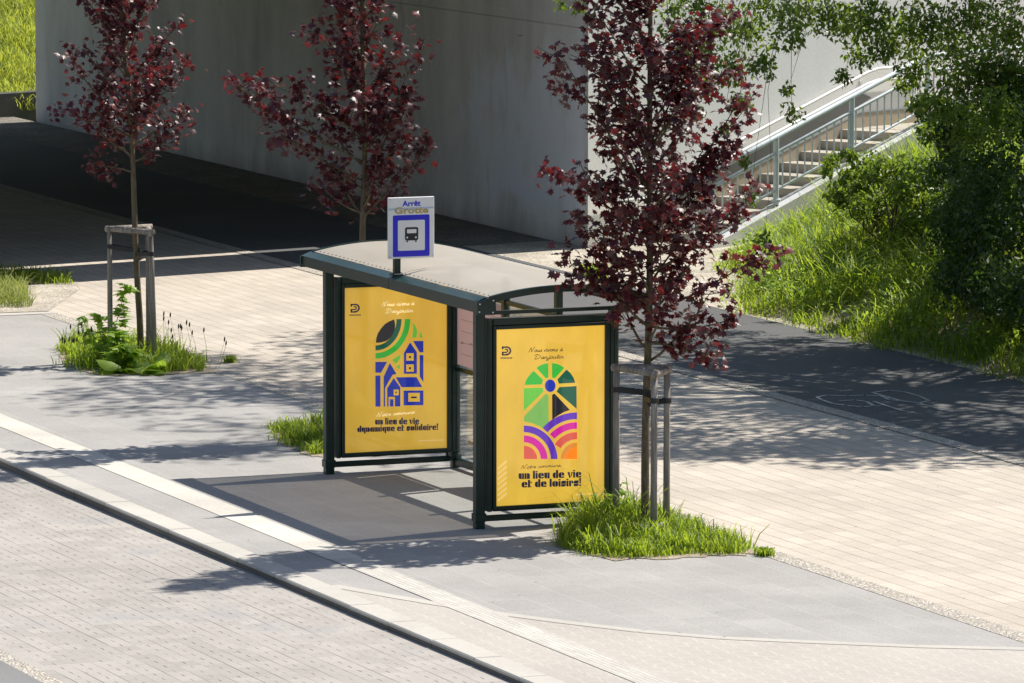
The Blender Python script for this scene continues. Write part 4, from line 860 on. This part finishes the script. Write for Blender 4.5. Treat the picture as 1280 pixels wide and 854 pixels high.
def rightarc(r0, r1, clip=176):
    a0 = 90
    while a0 > 0 and math.hypot(460-(r0+r1)/2*math.cos(math.radians(a0))-202, (r0+r1)/2*math.sin(math.radians(a0))) > clip: a0 -= 1
    return strips([(2*460-x, y_) for x, y_ in ring(460, 592, r0, r1, a0, 90)], 0)
el = lambda cx, cy, rx, ry, n=28: [(cx+rx*math.cos(2*math.pi*k/n), cy+ry*math.sin(2*math.pi*k/n)) for k in range(n)]
artN = [('green', mp(m1, [(207, 234), (213, 212), (228, 190), (250, 165), (296, 209), (290, 232)], [(264, 152), (280, 141), (300, 133), (322, 129), (322, 198), (310, 203)], [(340, 129), (362, 132), (382, 140), (400, 152), (353, 204), (340, 198)])),
        ('teal', mp(m1, [(411, 160), (430, 178), (445, 200), (453, 224), (373, 228), (366, 208)], [(375, 245), (459, 240), (459, 350), (362, 266)])),
        ('lime', mp(m1, [(203, 250), (293, 247), (298, 266), (202, 360)], )), ('pale', mp(m1, [(309, 276), (322, 283), (322, 420), (298, 446), (275, 432), (240, 418), (204, 411), (204, 386)])),
        ('black', mp(m1, [(340, 282), (352, 276), (426, 355), (400, 364), (370, 380), (340, 402)])), ('blue', mp(m1, el(331, 238, 26, 30))),
        ('purple', mp(m1, *strips(ring(202, 592, 130, 162, 0, 90), 0), *rightarc(193, 225))), ('magenta', mp(m1, *strips(ring(202, 592, 81, 114, 0, 90), 0), *rightarc(146, 178))),
        ('salmon', mp(m1, *strips(ring(202, 592, .1, 64, 0, 90), 0), *rightarc(96, 130))), ('orange', mp(m1, *rightarc(.5, 56, 0), *strips([(2*460-x, y_) for x, y_ in ring(460, 592, .5, 80, 0, 90)], 0))),
        ('navy', logo(m1, 95, 48, 50)+pw(m1, 228, 392, 76, 17, script_line, 'Nous vivons à', -.03)+pw(m1, 255, 398, 110, 17, script_line, 'Danjoutin', -.03)+pw(m1, 188, 385, 640, 14, script_line, 'Notre commune,', -.06)),
        ('navy', pw(m1, 176, 482, 690, 28, fat_line, 'un lieu de vie', -.03)), ('navy', pw(m1, 190, 482, 731, 28, fat_line, 'et de loisirs!', -.03)),
        ('stripe', mp(m1, *[[(76, 632+k*26), (118, 598+k*26), (118, 609+k*26), (76, 644+k*26)] for k in range(7)])),
        ('footer', mp(m1, *[[(455+k*7.6, 762-k*.35), (460+k*7.6, 762-k*.35), (460+k*7.6, 767-k*.35), (455+k*7.6, 767-k*.35)] for k in range(17)]))]
artF = [('black', mp(m2, [(200, 262), (202, 240), (210, 214), (225, 190), (246, 166), (270, 151), (295, 141), (300, 165), (298, 200), (282, 232), (256, 252), (225, 261)])),
        ('teal', mp(m2, *strips([(198+rx*math.cos(math.radians(a)), 140+ry*math.sin(math.radians(a))) for rx, ry, rg in ((135, 162, range(0, 91, 6)), (109, 136, range(90, -1, -6))) for a in rg], 0))),
        ('green', mp(m2, *strips([(198+rx*math.cos(math.radians(a)), 140+ry*math.sin(math.radians(a))) for rx, ry, rg in ((180, 205, range(0, 91, 6)), (152, 176, range(90, -1, -6))) for a in rg], 0))),
        ('lime', mp(m2, [(392, 158), (405, 175), (414, 200), (410, 237), (388, 238), (393, 200)], [(432, 205), (438, 220), (441, 236), (425, 237)], [(284, 352), (328, 322), (325, 346), (302, 374)], [(304, 388), (326, 374), (322, 400)])),
        ('blue', mp(m2, [(197, 362), (258, 362), (226, 418), (197, 418)], [(197, 433), (223, 433), (223, 595), (197, 595)], [(240, 440), (272, 368), (306, 425), (286, 430), (262, 470), (247, 500), (247, 595), (240, 595)],
                    [(258, 500), (292, 447), (326, 495), (326, 595), (298, 595), (298, 545), (258, 545)], [(258, 545), (265, 545), (265, 595), (258, 595)], [(272, 557), (290, 557), (290, 595), (272, 595)], [(302, 443), (410, 443), (440, 495), (332, 495)], [(343, 513), (446, 513), (446, 590), (343, 590)],
                    [(345, 318), (377, 262), (412, 312), (412, 425), (345, 425)], [(393, 255), (446, 255), (446, 314), (427, 314)], [(427, 328), (446, 328), (446, 470), (427, 440)])),
        ('yellow', mp(m2, [(291, 507), (318, 507), (318, 537), (291, 537)], [(367, 525), (427, 525), (427, 571), (367, 571)], [(357, 318), (396, 318), (396, 357), (357, 357)], [(357, 376), (396, 376), (396, 415), (357, 415)])),
        ('navy', mp(m2, el(304, 521, 4, 5), [(382, 544), (411, 544), (411, 553), (382, 553)], el(376, 338, 6, 6), el(376, 396, 6, 6))),
        ('navy', logo(m2, 68, 58, 52)+pw(m2, 195, 425, 689, 25, fat_line, 'un lieu de vie')), ('navy', pw(m2, 103, 525, 728, 24, fat_line, 'dynamique et solidaire!', -.02)),
        ('white', pw(m2, 232, 398, 72, 17, script_line, 'Nous vivons à', -.03)+pw(m2, 252, 392, 108, 17, script_line, 'Danjoutin', -.03)+pw(m2, 203, 400, 648, 16, script_line, 'Notre commune', -.08)),
        ('footer', mp(m2, *[[(420+k*8, 773-k*.2), (425+k*8, 773-k*.2), (425+k*8, 778-k*.2), (420+k*8, 778-k*.2)] for k in range(17)]))]
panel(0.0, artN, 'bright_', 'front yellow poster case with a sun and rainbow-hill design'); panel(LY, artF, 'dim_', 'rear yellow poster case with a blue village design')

# bus stop sign on the front beam
YS = 2.20; sg = thing('bus_stop_sign', (.0, YS, 2.25), 'white and blue bus stop sign standing on the shelter roof edge', 'sign')
b = MB(); b.box(-.033, YS-.03, 2.24, .033, YS+.03, 2.95, .006); b.box(-.06, YS-.05, 2.262, .06, YS+.05, 2.285, .004); b.build('pole', GM, sg)
SX0, SX1, SZ0, SZ1 = -.112, .384, 2.437, 3.052; ys_ = YS-.034
b = MB(); b.box(SX0, ys_-.016, SZ0, SX1, ys_, SZ1, .005)
def su(x, y): return (SX0+(x-85)/(545-85)*(SX1-SX0), SZ1-(y-80)/(690-80)*(SZ1-SZ0))
def spoly(pts, dy, m): b.add([(*[su(*q)[0]], ys_-.0165-dy, su(*q)[1]) for q in pts], [tuple(range(len(pts)))], m)
spoly([(92, 188), (540, 182), (540, 198), (92, 208)], .0010, 3)
spoly(rb(133, 258, 497, 672, 'TL', 'TR', 'BL', 'BR', r=14), .0012, 1); spoly(rb(182, 310, 450, 612, 'TL', 'TR', 'BL', 'BR', r=12), .0022, 0)
spoly(rb(252, 380, 384, 512, 'TL', 'TR', 'BL', 'BR', r=20), .0032, 2); spoly(rb(272, 400, 366, 440, 'TL', 'TR', r=8), .0042, 0)
for cx in (274, 360): spoly(el(cx, 482, 9, 9, 12), .0042, 0); spoly([(cx-9, 514), (cx+9, 514), (cx+9, 528), (cx-9, 528)], .0032, 2)
for bx_, by_ in ((104, 98), (526, 94), (104, 672), (526, 668)): spoly(el(bx_, by_, 7, 8, 10), .0014, 3)
for txt, x0, x1, yt, yb, m, off, dy in (('Grotte', 150, 485, 178, 244, 4, .030, .0016), ('Arrêt', 227, 408, 116, 172, 1, .026, .0024)):
    a, fs = fit_text(txt, x0, x1, -yb, -yt, off); vs = [(su(x, -y)[0], ys_-.0165-dy, su(x, -y)[1]) for x, y in a]; b.add(vs, fs, m)
b.build('sign_plate', [M['sign_white'], M['sign_blue'], M['sign_dark'], M['sign_pale'], M['sign_gold']], sg)
